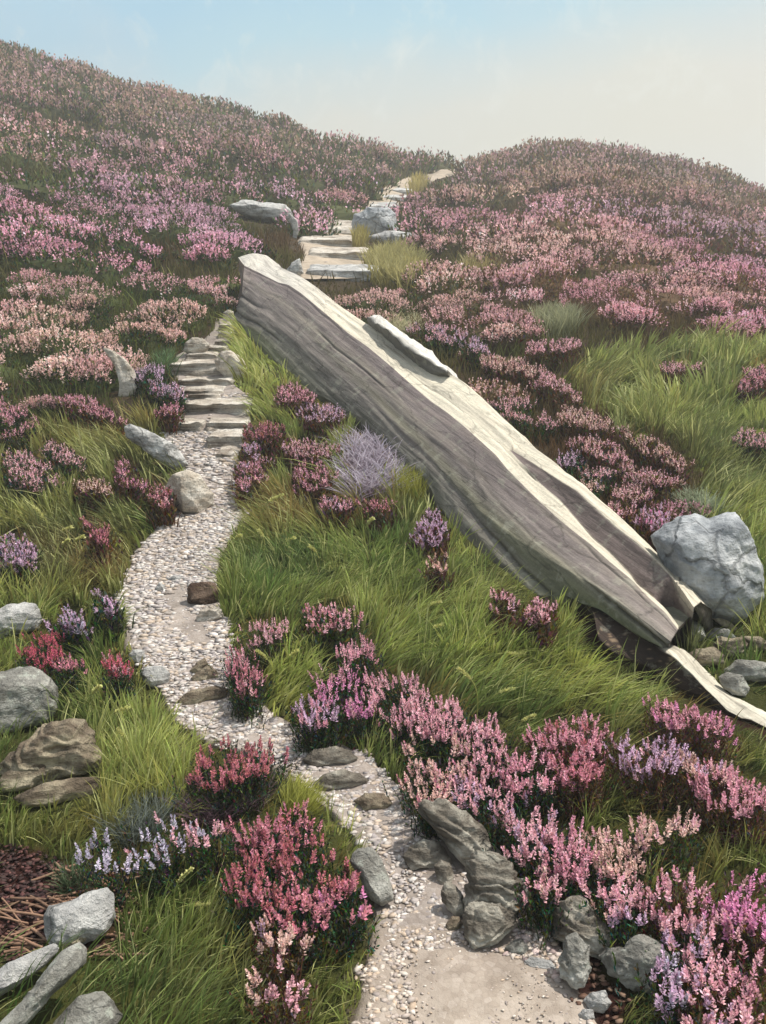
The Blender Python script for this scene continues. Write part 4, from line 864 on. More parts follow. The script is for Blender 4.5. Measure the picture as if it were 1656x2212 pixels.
# label, cx, cy, a, b, angle, colours, foliage, flower size factor
HE = [
 ('pink heather patch on the back edge of the slab, beside the straw tuft', 945, 716, 58, 20, 10, 'pk la', GF),
 ('small mauve heather patch just right of the pink one behind the slab', 1018, 738, 40, 16, 20, 'la pk', GF),
 ('long tan pink heather band rising behind the middle of the slab', 1090, 785, 85, 16, 16, 'ta pk', BR),
 ('pink heather band at the top left corner of the green meadow', 1190, 745, 62, 14, -4, 'pk', BR),
 ('pink heather bank bordering the left side of the green meadow', 1180, 818, 80, 20, 32, 'pk ta', BR),
 ('pink heather bush hanging over the slab edge at its middle', 1130, 884, 68, 24, 18, 'pk', GF),
 ('tan pink heather bush left of the green meadow corner', 1262, 902, 58, 20, 14, 'ta pk', BR),
 ('pale pink heather arc below the tan bush at the meadow edge', 1308, 972, 72, 20, 26, 'pk ta', BR),
 ('broad tan pink heather mound reaching furthest into the meadow', 1430, 975, 92, 20, 30, 'ta pk', BR),
 ('pink heather drift under the crest of the broad tan mound', 1400, 1025, 62, 18, 14, 'pk ta', BR),
 ('upright lilac heather sprigs close behind the slab edge', 1228, 985, 22, 20, 0, 'la', GD),
 ('small pink heather strip above the yellow green grass behind the slab', 1292, 1016, 38, 10, 4, 'pk', GF),
 ('few pale heather sprigs on the slab edge below the grass patch', 1280, 1046, 26, 12, 0, 'ta la', GF),
 ('pink heather tuft between the slab and the bleached grass tuft', 1368, 1062, 42, 20, 8, 'pk ta', BR),
 ('low pink heather sprigs against the slab edge above the boulder', 1346, 1094, 34, 16, 10, 'pk', BR),
 ('purple and pink heather bush touching the top of the big boulder', 1410, 1118, 34, 30, 0, 'la pk mg', BR),
 ('isolated pink heather band inside the top of the green meadow', 1462, 791, 50, 11, -6, 'pk', BR),
 ('pink heather bush at the right frame edge in the upper meadow', 1630, 812, 46, 24, -24, 'dp pk', BR),
 ('pink heather bush at the right frame edge in the lower meadow', 1632, 945, 46, 16, 8, 'pk', GF),
 ('dusky red rounded heather bush by the foot of the steps', 572, 928, 40, 20, 0, 'dr rs', BR),
 ('mauve heather bush directly under the dusky red one', 572, 972, 46, 20, 0, 'la dp', BR),
 ('pink heather bush spilling over the right path edge', 538, 1020, 34, 36, 10, 'dp la', BR),
 ('small pink heather bush in the grass under the upper part of the slab', 634, 848, 38, 20, 0, 'dp pk', BR),
 ('mauve pink heather bush against the lower edge of the slab', 696, 888, 52, 18, 4, 'la pk', BR),
 ('soft pink heather bush left of the silvery dead heather', 668, 966, 52, 20, 0, 'pk', BR),
 ('dense pink heather bush, lowest left of the silvery dead heather', 676, 1022, 42, 32, 0, 'dp pk', BR),
 ('low pink heather patch under the dense pink bush', 726, 1084, 38, 15, 0, 'dp la', BR),
 ('low dusky heather patch on red brown stems below the silvery heather', 816, 1086, 32, 12, 0, 'rs pk', BR),
 ('violet heather growing up against the slab face', 932, 1140, 30, 38, 20, 'la', BR),
 ('fading tan heather below the violet heather at the slab face', 946, 1208, 20, 28, 10, 'ta', BR),
 ('left small pink heather tuft under the overhang of the slab', 1084, 1292, 30, 20, 10, 'pk la', BR),
 ('right small pink heather tuft under the overhang of the slab', 1166, 1316, 34, 26, 0, 'pk', BR),
 ('lilac heather bush at the left frame edge in dark grass', 36, 1188, 42, 38, 15, 'la pk', GF),
 ('dusky rose heather bush slanting in the grass left of the path bend', 216, 1146, 44, 22, 42, 'rs dr', BR),
 ('wide pink heather bush at the left below the highest grass', 64, 1012, 62, 36, 24, 'pk', GF),
 ('pink heather strip between the wide left bush and the long grey stone', 136, 978, 48, 18, 26, 'pk ta', GF),
 ('magenta pink heather bush below the long grey stone', 284, 1026, 38, 24, 40, 'dp mg', BR),
 ('faint tan heather sprigs left of the round cream boulder', 202, 1046, 38, 14, 12, 'ta', BR),
 ('rose heather beside the round cream boulder', 352, 1066, 24, 26, -10, 'rs pk', BR),
 ('pink heather band above the tall olive grass at the left', 192, 876, 66, 16, 20, 'dp pk', BR),
 ('mauve heather patch right of the horn shaped stone', 328, 806, 34, 20, 0, 'la', GD),
 ('mauve heather patch touching the left edge of the steps', 362, 838, 40, 20, 18, 'la dp', GD),
 ('small mauve heather strip left of the widest step', 372, 880, 32, 11, -8, 'dp', BR),
 ('pink heather at the left frame edge just below the hillside', 24, 900, 46, 40, 30, 'dp pk', GF),
 ('lilac and white heather bush above the red heather on the left', 152, 1336, 38, 28, 30, 'la wh', GD),
 ('bright red heather bush above the large grey boulder', 92, 1396, 44, 40, -20, 'rd', GD),
 ('dusky rose heather at the right foot of the bright red bush', 142, 1428, 36, 16, 0, 'rs', GD),
 ('small lilac heather sprigs in the grass above the lilac and white bush', 222, 1296, 34, 20, 30, 'la', GD),
 ('crimson pink heather at the grass edge left of the path', 260, 1434, 38, 22, 42, 'rd dp', GD),
 ('pink heather bush on the grass bank right of the path mud', 566, 1358, 58, 22, -6, 'pk', GF),
 ('salmon pink heather running down the right path edge', 530, 1442, 30, 56, -16, 'rs pk', GD),
 ('pink heather bush in the middle of the big grass bank', 714, 1330, 58, 26, 0, 'pk rs', GF),
 ('bright pink heather bush on the bank, curving up to the right', 752, 1418, 70, 28, -30, 'dp pk', GD),
 ('vivid magenta heather in the heart of the bank', 734, 1482, 48, 34, -10, 'mg dp', GD),
 ('mauve heather at the lower left end of the bank row', 684, 1530, 42, 30, 0, 'la dp', GD),
 ('magenta tinged heather lowest in the middle bank', 778, 1516, 28, 26, 0, 'mg pk', GD),
 ('large pink heather bush right of the vivid magenta one', 900, 1522, 108, 46, 24, 'pk dp', GD),
 ('tan pink heather bush under the large pink one', 952, 1624, 66, 40, 10, 'ta pk', GD),
 ('pink heather bush at the lower end of the large pink one', 1042, 1606, 44, 52, 10, 'pk dp', GD),
 ('coral pink heather bush rising into the grass below the slab', 1240, 1584, 68, 38, 0, 'dp co', BR),
 ('rose heather at the foot of the coral pink bush', 1246, 1648, 44, 34, 0, 'rs dp', BR),
 ('pink heather bush between the grass and the coral bush', 1140, 1660, 54, 38, 10, 'dp pk', GD),
 ('mauve pink heather bush with lavender tips right of the coral bush', 1404, 1624, 66, 36, 10, 'la pk', BR),
 ('bright pink heather bush under the long cream tip of the slab', 1498, 1552, 86, 24, 22, 'dp mg', BR),
 ('pink heather drift at the right edge below the lavender tipped bush', 1580, 1696, 84, 36, 24, 'dp pk', BR),
 ('grey pink heather at the right frame edge above the brown grass', 1520, 1650, 54, 20, 20, 'ta la', BR),
 ('dusty pink heather bank at the top of the rock pile', 930, 1698, 42, 30, 10, 'ta rs', GD),
 ('pink heather bank just right of the top of the rock pile', 1040, 1718, 72, 44, 30, 'pk la', GD),
 ('mauve pink heather slope right of the long banded rock', 1136, 1792, 68, 50, 40, 'pk la', GD),
 ('rose pink heather in the middle of the right hand slope', 1236, 1838, 66, 46, 50, 'dp pk', GD),
 ('pale pink heather low on the slope above the banded domed rock', 1180, 1905, 36, 34, 40, 'pk ta', GD),
 ('broad pale pink heather mound in the right hand grass', 1398, 1788, 100, 30, -8, 'ta pk', GF),
 ('tan heather sprigs hanging under the broad pale pink mound', 1340, 1846, 46, 34, 10, 'ta', GF),
 ('pink heather bush above the domed rock, mid slope', 1318, 1916, 62, 44, 20, 'pk dp', GD),
 ('tall pink heather bush under the brown right hand grass', 1470, 1926, 50, 56, 0, 'pk dp', BR),
 ('vivid pink heather bush at the right frame edge near the bottom', 1604, 1948, 66, 56, 10, 'mg pk', BR),
 ('greyish mauve heather right of the domed rock', 1374, 1990, 66, 30, 30, 'la ta', GD),
 ('mauve pink heather behind the forked rock', 1500, 2010, 52, 38, 20, 'pk la', GD),
 ('lilac heather spires just right of the forked rock', 1450, 2108, 34, 48, 0, 'la wh', GD),
 ('pink heather spires in the lower right, right of the lilac spires', 1530, 2094, 44, 52, 0, 'pk la', BR),
 ('pink heather spires at the right frame edge, bottom corner', 1620, 2100, 44, 60, 0, 'dp pk', BR),
 ('sparse tall heather spires cut by the bottom frame edge', 1560, 2190, 66, 24, 0, 'pk la', BR),
 ('rose topped heather bush jutting into the path bend', 505, 1640, 98, 46, -16, 'co rs', GD),
 ('white and lilac heather on the dark green mat at lower left', 232, 1838, 66, 36, 0, 'wh', GD),
 ('sparse white heather on the right part of the dark green mat', 345, 1806, 54, 48, 0, 'wh pk', GD),
 ('pale pink heather sprigs joining the dark mat to the rose bush', 450, 1786, 56, 34, 0, 'pk wh', GD),
 ('rose heather at the top of the dark path side bush', 590, 1788, 86, 52, -10, 'rs co', GD),
 ('coral heather on the path side of the dark bush', 672, 1862, 92, 64, 50, 'co rs', GD),
 ('coral rose heather at the left heart of the dark bush', 560, 1886, 72, 66, 0, 'co rs', GD),
 ('magenta rose heather at the path end of the dark bush', 745, 1936, 58, 50, 0, 'rs mg', GD),
 ('rose heather at the lower fringe of the dark bush', 650, 1956, 66, 38, 0, 'rs co', GD),
 ('tan lilac heather below the dark bush', 598, 2014, 52, 36, 10, 'ta la', BR),
 ('lowest pink heather clump in the grass left of the path', 600, 2116, 46, 48, -20, 'pk ta', BR),
]
def in_ell(n, a, b, ang):
    r = np.sqrt(rng.uniform(0, 1, n)); t = rng.uniform(0, 2 * math.pi, n)
    r = r * (1 + .18 * np.sin(t * 3 + rng.uniform(0, 6)) + .1 * np.sin(t * 7 + rng.uniform(0, 6)))
    x = r * np.cos(t) * a; y = r * np.sin(t) * b; A = math.radians(ang)
    return x * math.cos(A) - y * math.sin(A), x * math.sin(A) + y * math.cos(A), r
def heather(label, cx, cy, a, b, ang, cols, fol):
    if cx > 860 and cy > 1450: a *= 1.16; b *= 1.18
    yy = float(cast(cx, cy, .2)[0])
    if not np.isfinite(yy): yy = 20.
    pxm = F / (yy * cp + .0)          # pixels per metre there
    sh = float(np.interp(yy, [2.5, 4, 8, 12], [.056, .052, .056, .07])); sw = sh * .40
    hp = float(np.interp(yy, [2.5, 6, 12], [.2, .22, .24]))
    near = yy < 5
    dpx = F / (yy * cp + 2.2 * sp)
    for k_ in (0, .5, 1.): BM[inpoly(_gc, _gr, ellpoly(cx, cy + hp * dpx * k_ * .9, a, b, ang, 1.02))] = True
    KM[inpoly(_gc, _gr, ellpoly(cx, cy, a, b, ang, .95))] = True
    n = int(max(20, 4.2 * math.pi * a * b / (sh * pxm * sw * pxm))); n = min(n, 1500)
    if 'wh' in cols and cols != 'la wh': n = int(n * .36)
    if cols in ('co rs', 'rs co'): n = int(n * .8)
    dx, dy, r = in_ell(n, a, b, ang)
    if n > 30:
        keep = fbm2(dx * .035 + cx, dy * .05 + cy, 2, 3) > -.22; dx, dy, r = dx[keep], dy[keep], r[keep]; n = len(dx)
    c = cx + dx; rw = cy + dy
    hh = hp * (1.06 - .35 * np.clip(r, 0, 1) ** 3) * rng.uniform(.85, 1.12, n)
    y = cast(c, rw, hh + sh * .5); ok = np.isfinite(y) & (y < yy * 1.8 + 1); c, rw, hh, y, dx, dy, r = [q[ok] for q in (c, rw, hh, y, dx, dy, r)]
    n = len(y)
    if n < 3: return
    x = u_of(c, rw) * y; z = H(x, y); ok = clear(x, y)
    x, y, z, hh, dx, dy, r = [q[ok] for q in (x, y, z, hh, dx, dy, r)]; n = len(y)
    if n < 3: return
    cen = np.array([x.mean(), y.mean()]); o0 = np.array([cen[0], cen[1], float(H(cen[0], cen[1]))])
    dirx = (x - cen[0]) / max(np.ptp(x), .1); diry = (y - cen[1]) / max(np.ptp(y), .1)
    ax = np.stack([dirx * .6 + rng.normal(0, .16, n) - .05, diry * .3 + rng.normal(0, .14, n), np.ones(n)], 1); ax /= np.linalg.norm(ax, axis=1, keepdims=True)
    P = np.stack([x, y, z], 1) - ax * np.array([1, 1, 0]) * (hh[:, None]) * .8
    P[:, 2] = z - .02
    cl = [PKC[k] for k in cols.split()]; ci = rng.integers(0, len(cl), n)
    ci = np.where(rng.uniform(size=n) < .6, 0, ci) if len(cl) > 1 else ci
    base = np.array(cl)[ci] * (1 + rng.normal(0, .1, n))[:, None]
    fb = Bag(); K = 26 if yy < 4.2 else (18 if yy < 7 else 9)
    fl = sh * (.34 if near else .48); L = np.full(n, sh) * rng.uniform(.7, 1.3, n)
    tip0 = P + ax * hh[:, None]
    florets(fb, tip0, ax, L, K, np.full(n, fl), np.full(n, fl * .55), base, .95, 0, .2, .55)
    root = bpy.data.objects.new('heather_bush', None); COL.objects.link(root); root.location = o0
    tagit(root, label, 'heather', 'heather bushes around the path and slab')
    f = fb.build('flower_spikes', M_FLOWER, root, False, o0); f['kind'] = 'stuff'
    lb = Bag(); rep = 2 if near else 1
    for q in range(rep + 1):
        j = rng.normal(0, .018 * (q > 0) + .012 * q, (n, 2)); P2 = P.copy(); P2[:, :2] += j
        a2 = ax + rng.normal(0, .12 * q, (n, 3)) * np.array([1, 1, 0])
        cc = (fol * .55 + GD * .45)[None] * (1 + rng.normal(0, .2, n))[:, None]
        florets(lb, P2, a2, hh * rng.uniform(.9, 1.12, n) * (1.12 if q == 0 else .98), (20 if near else 9), np.full(n, .026 if near else .06), np.full(n, .008 if near else .02), cc, .7, .12, .22, .2)
    nb = n * 2
    ib = rng.integers(0, n, nb); Pb = P[ib].copy(); Pb[:, :2] += rng.normal(0, .03, (nb, 2)); th = rng.uniform(0, 6.28, nb)
    cb = np.tile(fol, (nb, 1)) * (1 + rng.normal(0, .25, nb))[:, None]; cb = np.clip(cb, .005, 1)
    blades(lb, Pb, hh[ib] * rng.uniform(.6, 1.0, nb), np.full(nb, .006 if near else .014), np.stack([np.cos(th), np.sin(th)], 1), rng.uniform(.1, .5, nb), cb * .8, cb * 1.2)
    g2 = lb.build('foliage', M_LEAF, root, False, o0); g2['kind'] = 'stuff'
for h_ in HE: heather(*h_)

# bleached and dead heather: pale crooked stems
def twiggy(label, cx, cy, a, b, ang, c0, c1, n, hgt, name='heather_bush', cat='dead heather', w=.006, lean=(.4, 1.2), ldx=None):
    BM[inpoly(_gc, _gr, ellpoly(cx, cy, a, b, ang, .95))] = True; KM[inpoly(_gc, _gr, ellpoly(cx, cy, a, b, ang, .8))] = True
    dx, dy, r = in_ell(n, a, b, ang); hh = hgt * rng.uniform(.6, 1.15, n)
    y = cast(cx + dx, cy + dy, hh * .6); ok = np.isfinite(y); dx, dy, hh, y, r = [q[ok] for q in (dx, dy, hh, y, r)]
    x = u_of(cx + dx, cy + dy) * y; ok = clear(x, y); x, y, hh = x[ok], y[ok], hh[ok]; n = len(x); z = H(x, y) - .01
    th = rng.uniform(0, 6.28, n) if ldx is None else rng.normal(ldx, .7, n)
    tt = rng.uniform(0, 1, n)[:, None]; cc1 = c1 * (1 - tt * .4) * (1 + rng.normal(0, .1, (n, 1)))
    bg = Bag(); blades(bg, np.stack([x, y, z], 1), hh, np.full(n, w) * rng.uniform(.6, 1.3, n), np.stack([np.cos(th), np.sin(th)], 1), rng.uniform(*lean, n), np.tile(c0, (n, 1)), cc1, 1.3)
    return tagit(bg.build(name, M_GRASS, None, True), label, cat)
twiggy('silvery lilac dead heather sprawling against the middle of the slab', 800, 985, 66, 66, 20, srgb(96, 60, 72), srgb(228, 220, 232), 1300, .3, w=.017, lean=(.5, 1.6))
twiggy('purple grey dry heather stems below the rose topped bush by the path', 480, 1716, 86, 30, -10, srgb(70, 40, 44), srgb(150, 124, 134), 900, .16, w=.005)
twiggy('grey green dry stems at the upper edge of the dark heather mat', 300, 1762, 60, 30, -25, srgb(40, 48, 36), srgb(138, 146, 136), 420, .16, w=.005)
TT = 'grass tuft'
twiggy('large straw coloured grass tussock beside the upper path', 858, 560, 62, 34, 10, srgb(120, 112, 60), srgb(204, 194, 132), 1600, .55, 'grass_tussock', TT, .03, (.2, .8))
twiggy('small golden grass tuft beside the top of the sandy path', 902, 392, 22, 14, -30, srgb(130, 112, 50), srgb(214, 196, 120), 260, .7, 'grass_tussock', TT, .05, (.1, .5))
twiggy('golden green tuft on the right of the cream slab on the upper path', 778, 505, 16, 14, 0, srgb(110, 100, 50), srgb(196, 182, 110), 200, .5, 'grass_tussock', TT, .04, (.1, .5))
twiggy('pale bleached tussock right behind the flake on the slab', 872, 690, 40, 18, 5, srgb(92, 84, 46), srgb(222, 216, 172), 520, .3, 'grass_tussock', TT, .014, (.4, 1.4))
twiggy('pale green tussock standing alone in the mid hillside heather', 1206, 678, 46, 20, 0, srgb(84, 88, 50), srgb(184, 184, 144), 560, .45, 'grass_tussock', TT, .02, (.2, .8))
twiggy('yellowish tussock on the hillside right of the straw coloured one', 1040, 568, 46, 16, 0, srgb(110, 100, 56), srgb(196, 180, 122), 520, .45, 'grass_tussock', TT, .03, (.2, .7))
twiggy('grey green bleached tuft above the top of the big boulder', 1512, 1078, 46, 22, 20, srgb(66, 76, 40), srgb(176, 186, 150), 520, .22, 'grass_tussock', TT, .012, (.4, 1.2))
twiggy('bright green spiky tuft left of the striped riser', 362, 772, 26, 18, 0, srgb(48, 66, 36), srgb(122, 152, 102), 320, .28, 'grass_tussock', TT, .014, (.3, 1.0))
twiggy('dark green spiky tuft on the red soil beside the twigs', 155, 1890, 26, 18, 0, srgb(40, 50, 30), srgb(116, 134, 96), 200, .14, 'grass_tussock', TT, .006, (.3, 1.0))
twiggy('light green tuft between the domed rock and the forked rock', 1300, 2005, 36, 26, -30, srgb(70, 80, 30), srgb(178, 184, 92), 420, .16, 'grass_tussock', TT, .007, (.2, .8))
twiggy('yellow green grass fringe beside the rose bush on the path bend', 640, 1722, 36, 26, 40, srgb(96, 100, 36), srgb(196, 196, 96), 700, .15, 'grass_tussock', TT, .007, (.3, 1.0), 0.6)
twiggy('yellow green grass spray growing against the slab by the violet heather', 888, 1040, 26, 22, 30, srgb(100, 90, 40), srgb(178, 178, 80), 420, .28, 'grass_tussock', TT, .01, (.1, .6))

twiggy('green grass tuft growing between the slab end and the cream tip', 1484, 1352, 24, 40, -30, srgb(60, 68, 34), srgb(140, 146, 96), 420, .26, 'grass_tussock', TT, .008, (.1, .6))
# seed stalks: base pixel -> tip pixel
ST = [
 ('tall arching seed stalk with a heavy yellow head, left of the path', (105, 1200), (78, 1098)), ('yellow seed head bending right beside the heavy arching one', (118, 1185), (152, 1140)),
 ('seed stalk standing just right of the bending yellow head', (136, 1215), (146, 1168)), ('thin seed stalk nodding toward the dusky rose bush', (150, 1210), (178, 1160)),
 ('seed stalk at the right path edge above the big grass bank', (560, 1150), (607, 1070)), ('short seed stalk on the bank nearest the path mud', (500, 1200), (518, 1158)),
 ('seed stalk on the bank right of the nearest one to the path', (565, 1215), (562, 1148)), ('nodding seed stalk high on the middle of the bank', (600, 1205), (634, 1163)),
 ('upright seed stalk in the dark middle of the bank', (690, 1240), (672, 1182)), ('seed stalk bending down right in the middle of the bank', (668, 1240), (704, 1238)),
 ('seed stalk on the bank in front of the red brown stems', (790, 1180), (804, 1122)), ('seed stalk beside the yellow green grass under the slab', (905, 1340), (948, 1300)),
 ('seed stalk between the slab overhang and the yellow green grass', (915, 1400), (952, 1350)), ('long curved seed stalk leaning left in the central grass', (1030, 1560), (994, 1446)),
 ('long arching seed stalk leaning right in the central grass', (1045, 1545), (1106, 1488)), ('arching seed stalk lowest in the central grass', (1105, 1610), (1150, 1546)),
 ('seed stalk in front of the right hand tuft under the overhang', (1040, 1440), (1128, 1412)), ('short seed stalk leaning left of the salmon heather', (590, 1490), (560, 1408)),
 ('short seed stalk between the salmon and the bright pink heather', (620, 1470), (640, 1408)), ('curved seed stalk left of the path in the bright grass', (198, 1570), (214, 1484)),
 ('seed stalk reaching toward the path from the bright grass', (222, 1590), (272, 1530)), ('tall curved seed stalk in front of the tan furrowed boulder', (268, 1660), (258, 1578)),
 ('low seed stalk leaning right above the dark heather mat', (280, 1650), (306, 1618)), ('tallest seed stalk in the lower left grass', (384, 2010), (410, 1880)),
 ('seed stalk leaning right across the lower left grass', (350, 2000), (450, 1952)), ('small seed stalk under the leaning one at lower left', (430, 2030), (462, 1998)),
]
for lb_, b_, tp in ST:
    y = float(cast(*b_)[0]); p0 = pix(b_[0], b_[1], y); p1 = pix(tp[0], tp[1], y + .02)
    n = 14; f = np.linspace(0, 1, n)[:, None]; top = max(p1[2], p0[2] + .05)
    c_ = p0 * (1 - f) + p1 * f; c_[:, 2] += .18 * np.linalg.norm(p1 - p0) * np.sin(f[:, 0] * math.pi) * .8; c_[:, 0] -= np.sign(p1[0] - p0[0]) * .12 * np.linalg.norm(p1 - p0) * np.sin(f[:, 0] * math.pi)
    w = .0024 * y / 4 + .001; V = []; Q = []
    for i in range(n):
        for k in range(4): V.append(c_[i] + w * np.array([math.cos(k * 1.57), .6 * math.sin(k * 1.57), .8 * math.sin(k * 1.57)]))
    for i in range(n - 1):
        for k in range(4): Q.append((i * 4 + k, i * 4 + (k + 1) % 4, i * 4 + 4 + (k + 1) % 4, i * 4 + 4 + k))
    root = bpy.data.objects.new('seed_stalk', None); COL.objects.link(root); root.location = p0; tagit(root, lb_, 'seed stalk', 'pale yellow seed stalks in the grass')
    mesh('stem', V, np.array(Q), None, np.tile(srgb(150, 152, 84), (len(V), 1)), M_GRASS, True, root, p0)
    bg = Bag(); m_ = 9; s_ = np.linspace(.68, 1, m_); cc_ = np.stack([np.interp(s_, f[:, 0], c_[:, i]) for i in range(3)], 1); a_ = np.gradient(cc_, axis=0)
    florets(bg, cc_, a_, np.full(m_, .012), 7, np.full(m_, .006 * y ** .8), np.full(m_, .0048 * y ** .8), np.tile(srgb(206, 204, 138), (m_, 1)), 1.0, 0, .1, .1)
    bg.build('seed_head', M_GRASS, root, False, p0)

# ---------------------------------------------------------------- grass everywhere it grows
def scatter(y0, y1, dens, hw=.52, pad=1.0):
    """stratified random ground points, dens per square metre"""
    n = int(dens * (hw * (y1 ** 2 - y0 ** 2) + 2 * pad * (y1 - y0)))
    y = np.sqrt(rng.uniform(y0 ** 2, y1 ** 2, n)); x = rng.uniform(-1, 1, n) * (hw * y + pad)
    return x, y
gb = Bag()
def blob(c, r, cx, cy, a, b): return np.exp(-(((c - cx) / a) ** 2 + ((r - cy) / b) ** 2))
def grassband(y0, y1, dens, hgt, w, pad=1.0):
    x, y = scatter(y0, y1, dens, pad=pad); z = H(x, y); zn = zone(x, y, .035, z)
    c, r, d = proj(x, y, z)
    ok = ((zn == GRASS) | (zn == MEADOW) | (zn == DARKG)) & clear(x, y) & ~(look(BM, c, r) & (rng.uniform(size=len(x)) < .82))
    x, y, z, zn, c, r, d = [q[ok] for q in (x, y, z, zn, c, r, d)]; n = len(x)
    inb = look(BM, c, r)
    # tufts: blades of one tuft share colour, height and fan out from its heart
    cs = .17 * max(.8, ((y0 + y1) / 8)) ; qx = np.floor(x / cs + .4 * vn2(x * 2, y * 2, 61)); qy = np.floor(y / cs + .4 * vn2(x * 2, y * 2, 62)); zz = np.zeros(n)
    h1 = _h(qx, qy, zz + 1); h2 = _h(qx, qy, zz + 2); h3 = _h(qx, qy, zz + 3); h4 = _h(qx, qy, zz + 4)
    tx = (qx + .5 + .35 * h1) * cs; ty = (qy + .5 + .35 * h2) * cs
    big = fbm2(x * .9, y * .7, 2, 91); mid = fbm2(x * 3.2, y * 2.6, 2, 92)
    g = np.clip(.5 + big * .8 + mid * .4 + h3 * .25, 0, 1)[:, None]
    C1 = srgb(98, 120, 60) * (1 - g) + srgb(188, 192, 106) * g
    md = (zn == MEADOW)[:, None]; C1 = np.where(md, C1 * .5 + srgb(170, 172, 104) * .5, C1)
    dk = (zn == DARKG)[:, None]; C1 = np.where(dk, C1 * .5 + srgb(108, 100, 60) * .5, C1)
    B = lambda *a: blob(c, r, *a)
    rust = np.clip(.95 * B(1520, 1800, 200, 90) + B(800, 1120, 150, 45) + .8 * B(560, 2060, 110, 120) + .8 * B(150, 1240, 220, 60) + .9 * B(1560, 2120, 240, 160) + .6 * B(330, 1460, 60, 60) + .9 * B(130, 1770, 130, 60)
                   + .7 * B(1130, 850, 200, 60) + .7 * B(180, 900, 240, 60) + .6 * B(1420, 1000, 150, 50) + .7 * B(1450, 1620, 240, 40) + .6 * B(960, 1000, 60, 60) + .7 * B(600, 1120, 90, 60), 0, 1)
    rust = (rust * np.clip(.75 + mid + .3 * h4, .1, 1.1))[:, None]
    rust = np.maximum(rust, inb[:, None] * .7)
    C1 = C1 * (1 - rust * .85) + srgb(142, 104, 64) * rust * .85
    yel = np.clip(.8 * B(900, 1330, 150, 50) + .7 * B(1260, 1480, 120, 60) + .6 * B(380, 2060, 160, 120) + .9 * B(560, 800, 60, 120) + .8 * B(480, 1250, 60, 100) + .5 * B(1180, 1450, 120, 70) + .7 * B(300, 1760, 300, 60), 0, 1)[:, None]
    C1 = C1 * (1 - yel * .5) + srgb(184, 184, 96) * yel * .5
    cool = np.clip(.8 * B(640, 1230, 160, 60) + .7 * B(1000, 1280, 120, 60) + .8 * B(60, 1260, 160, 60) + .8 * B(120, 1600, 260, 120) + .5 * B(420, 2160, 260, 100) + .5 * B(1560, 1000, 120, 120), 0, 1)[:, None]
    C1 = C1 * (1 - cool * .45) + srgb(104, 124, 84) * cool * .45
    C1 = C1 * np.exp(rng.normal(0, .2, (n, 1)) + .26 * h4[:, None]) * (1 + rng.normal(0, .05, (n, 3)))
    pale = (rng.uniform(size=n) < .12)[:, None]; C1 = np.where(pale, srgb(212, 212, 142) * rng.uniform(.75, 1.05, (n, 1)), C1)
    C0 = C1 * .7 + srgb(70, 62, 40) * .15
    hh = hgt * np.exp(rng.normal(0, .22, n)) * (1 + .3 * mid + .3 * h1)
    hh = np.where(inb, hh * .6, hh) * (1 + .25 * (rng.uniform(size=n) < .08))
    hh = shorten(x, y, z, hh)
    near = zone(x + .09, y, 0) ; near2 = zone(x - .09, y, 0); pth = (near == PATH) | (near2 == PATH) | (near == MUD) | (near2 == MUD)
    hh = np.where(pth, hh * .7, hh)
    wind = np.where(c < 800, 2.6, .5); wind = np.where(r > 1250, .35, wind) + 1.2 * fbm2(x * .8, y * .8, 2, 95) + rng.normal(0, .45, n)
    lx = np.cos(wind) * .55 + (x - tx) / cs * 1.0 + rng.normal(0, .15, n); ly = np.sin(wind) * .3 - .2 + (y - ty) / cs * .9
    l_ = np.sqrt(lx * lx + ly * ly) + 1e-4; ln_ = np.clip(l_ * rng.uniform(.5, 1.3, n), .05, 1.5)
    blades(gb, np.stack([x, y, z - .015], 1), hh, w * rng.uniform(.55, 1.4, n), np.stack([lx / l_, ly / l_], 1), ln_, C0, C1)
grassband(1.3, 2.6, 3000, .135, .0070, .8)
grassband(2.6, 4.2, 4600, .145, .008, .5)
grassband(4.2, 6.5, 2900, .175, .0115, .6)
grassband(6.5, 10, 1400, .22, .017, .8)
grassband(10, 15, 650, .26, .027, 1.0)
grassband(15, 20, 300, .3, .034, 1.0)
gr_o = gb.build('grass', M_GRASS, None, True); tagit(gr_o, kind='stuff')

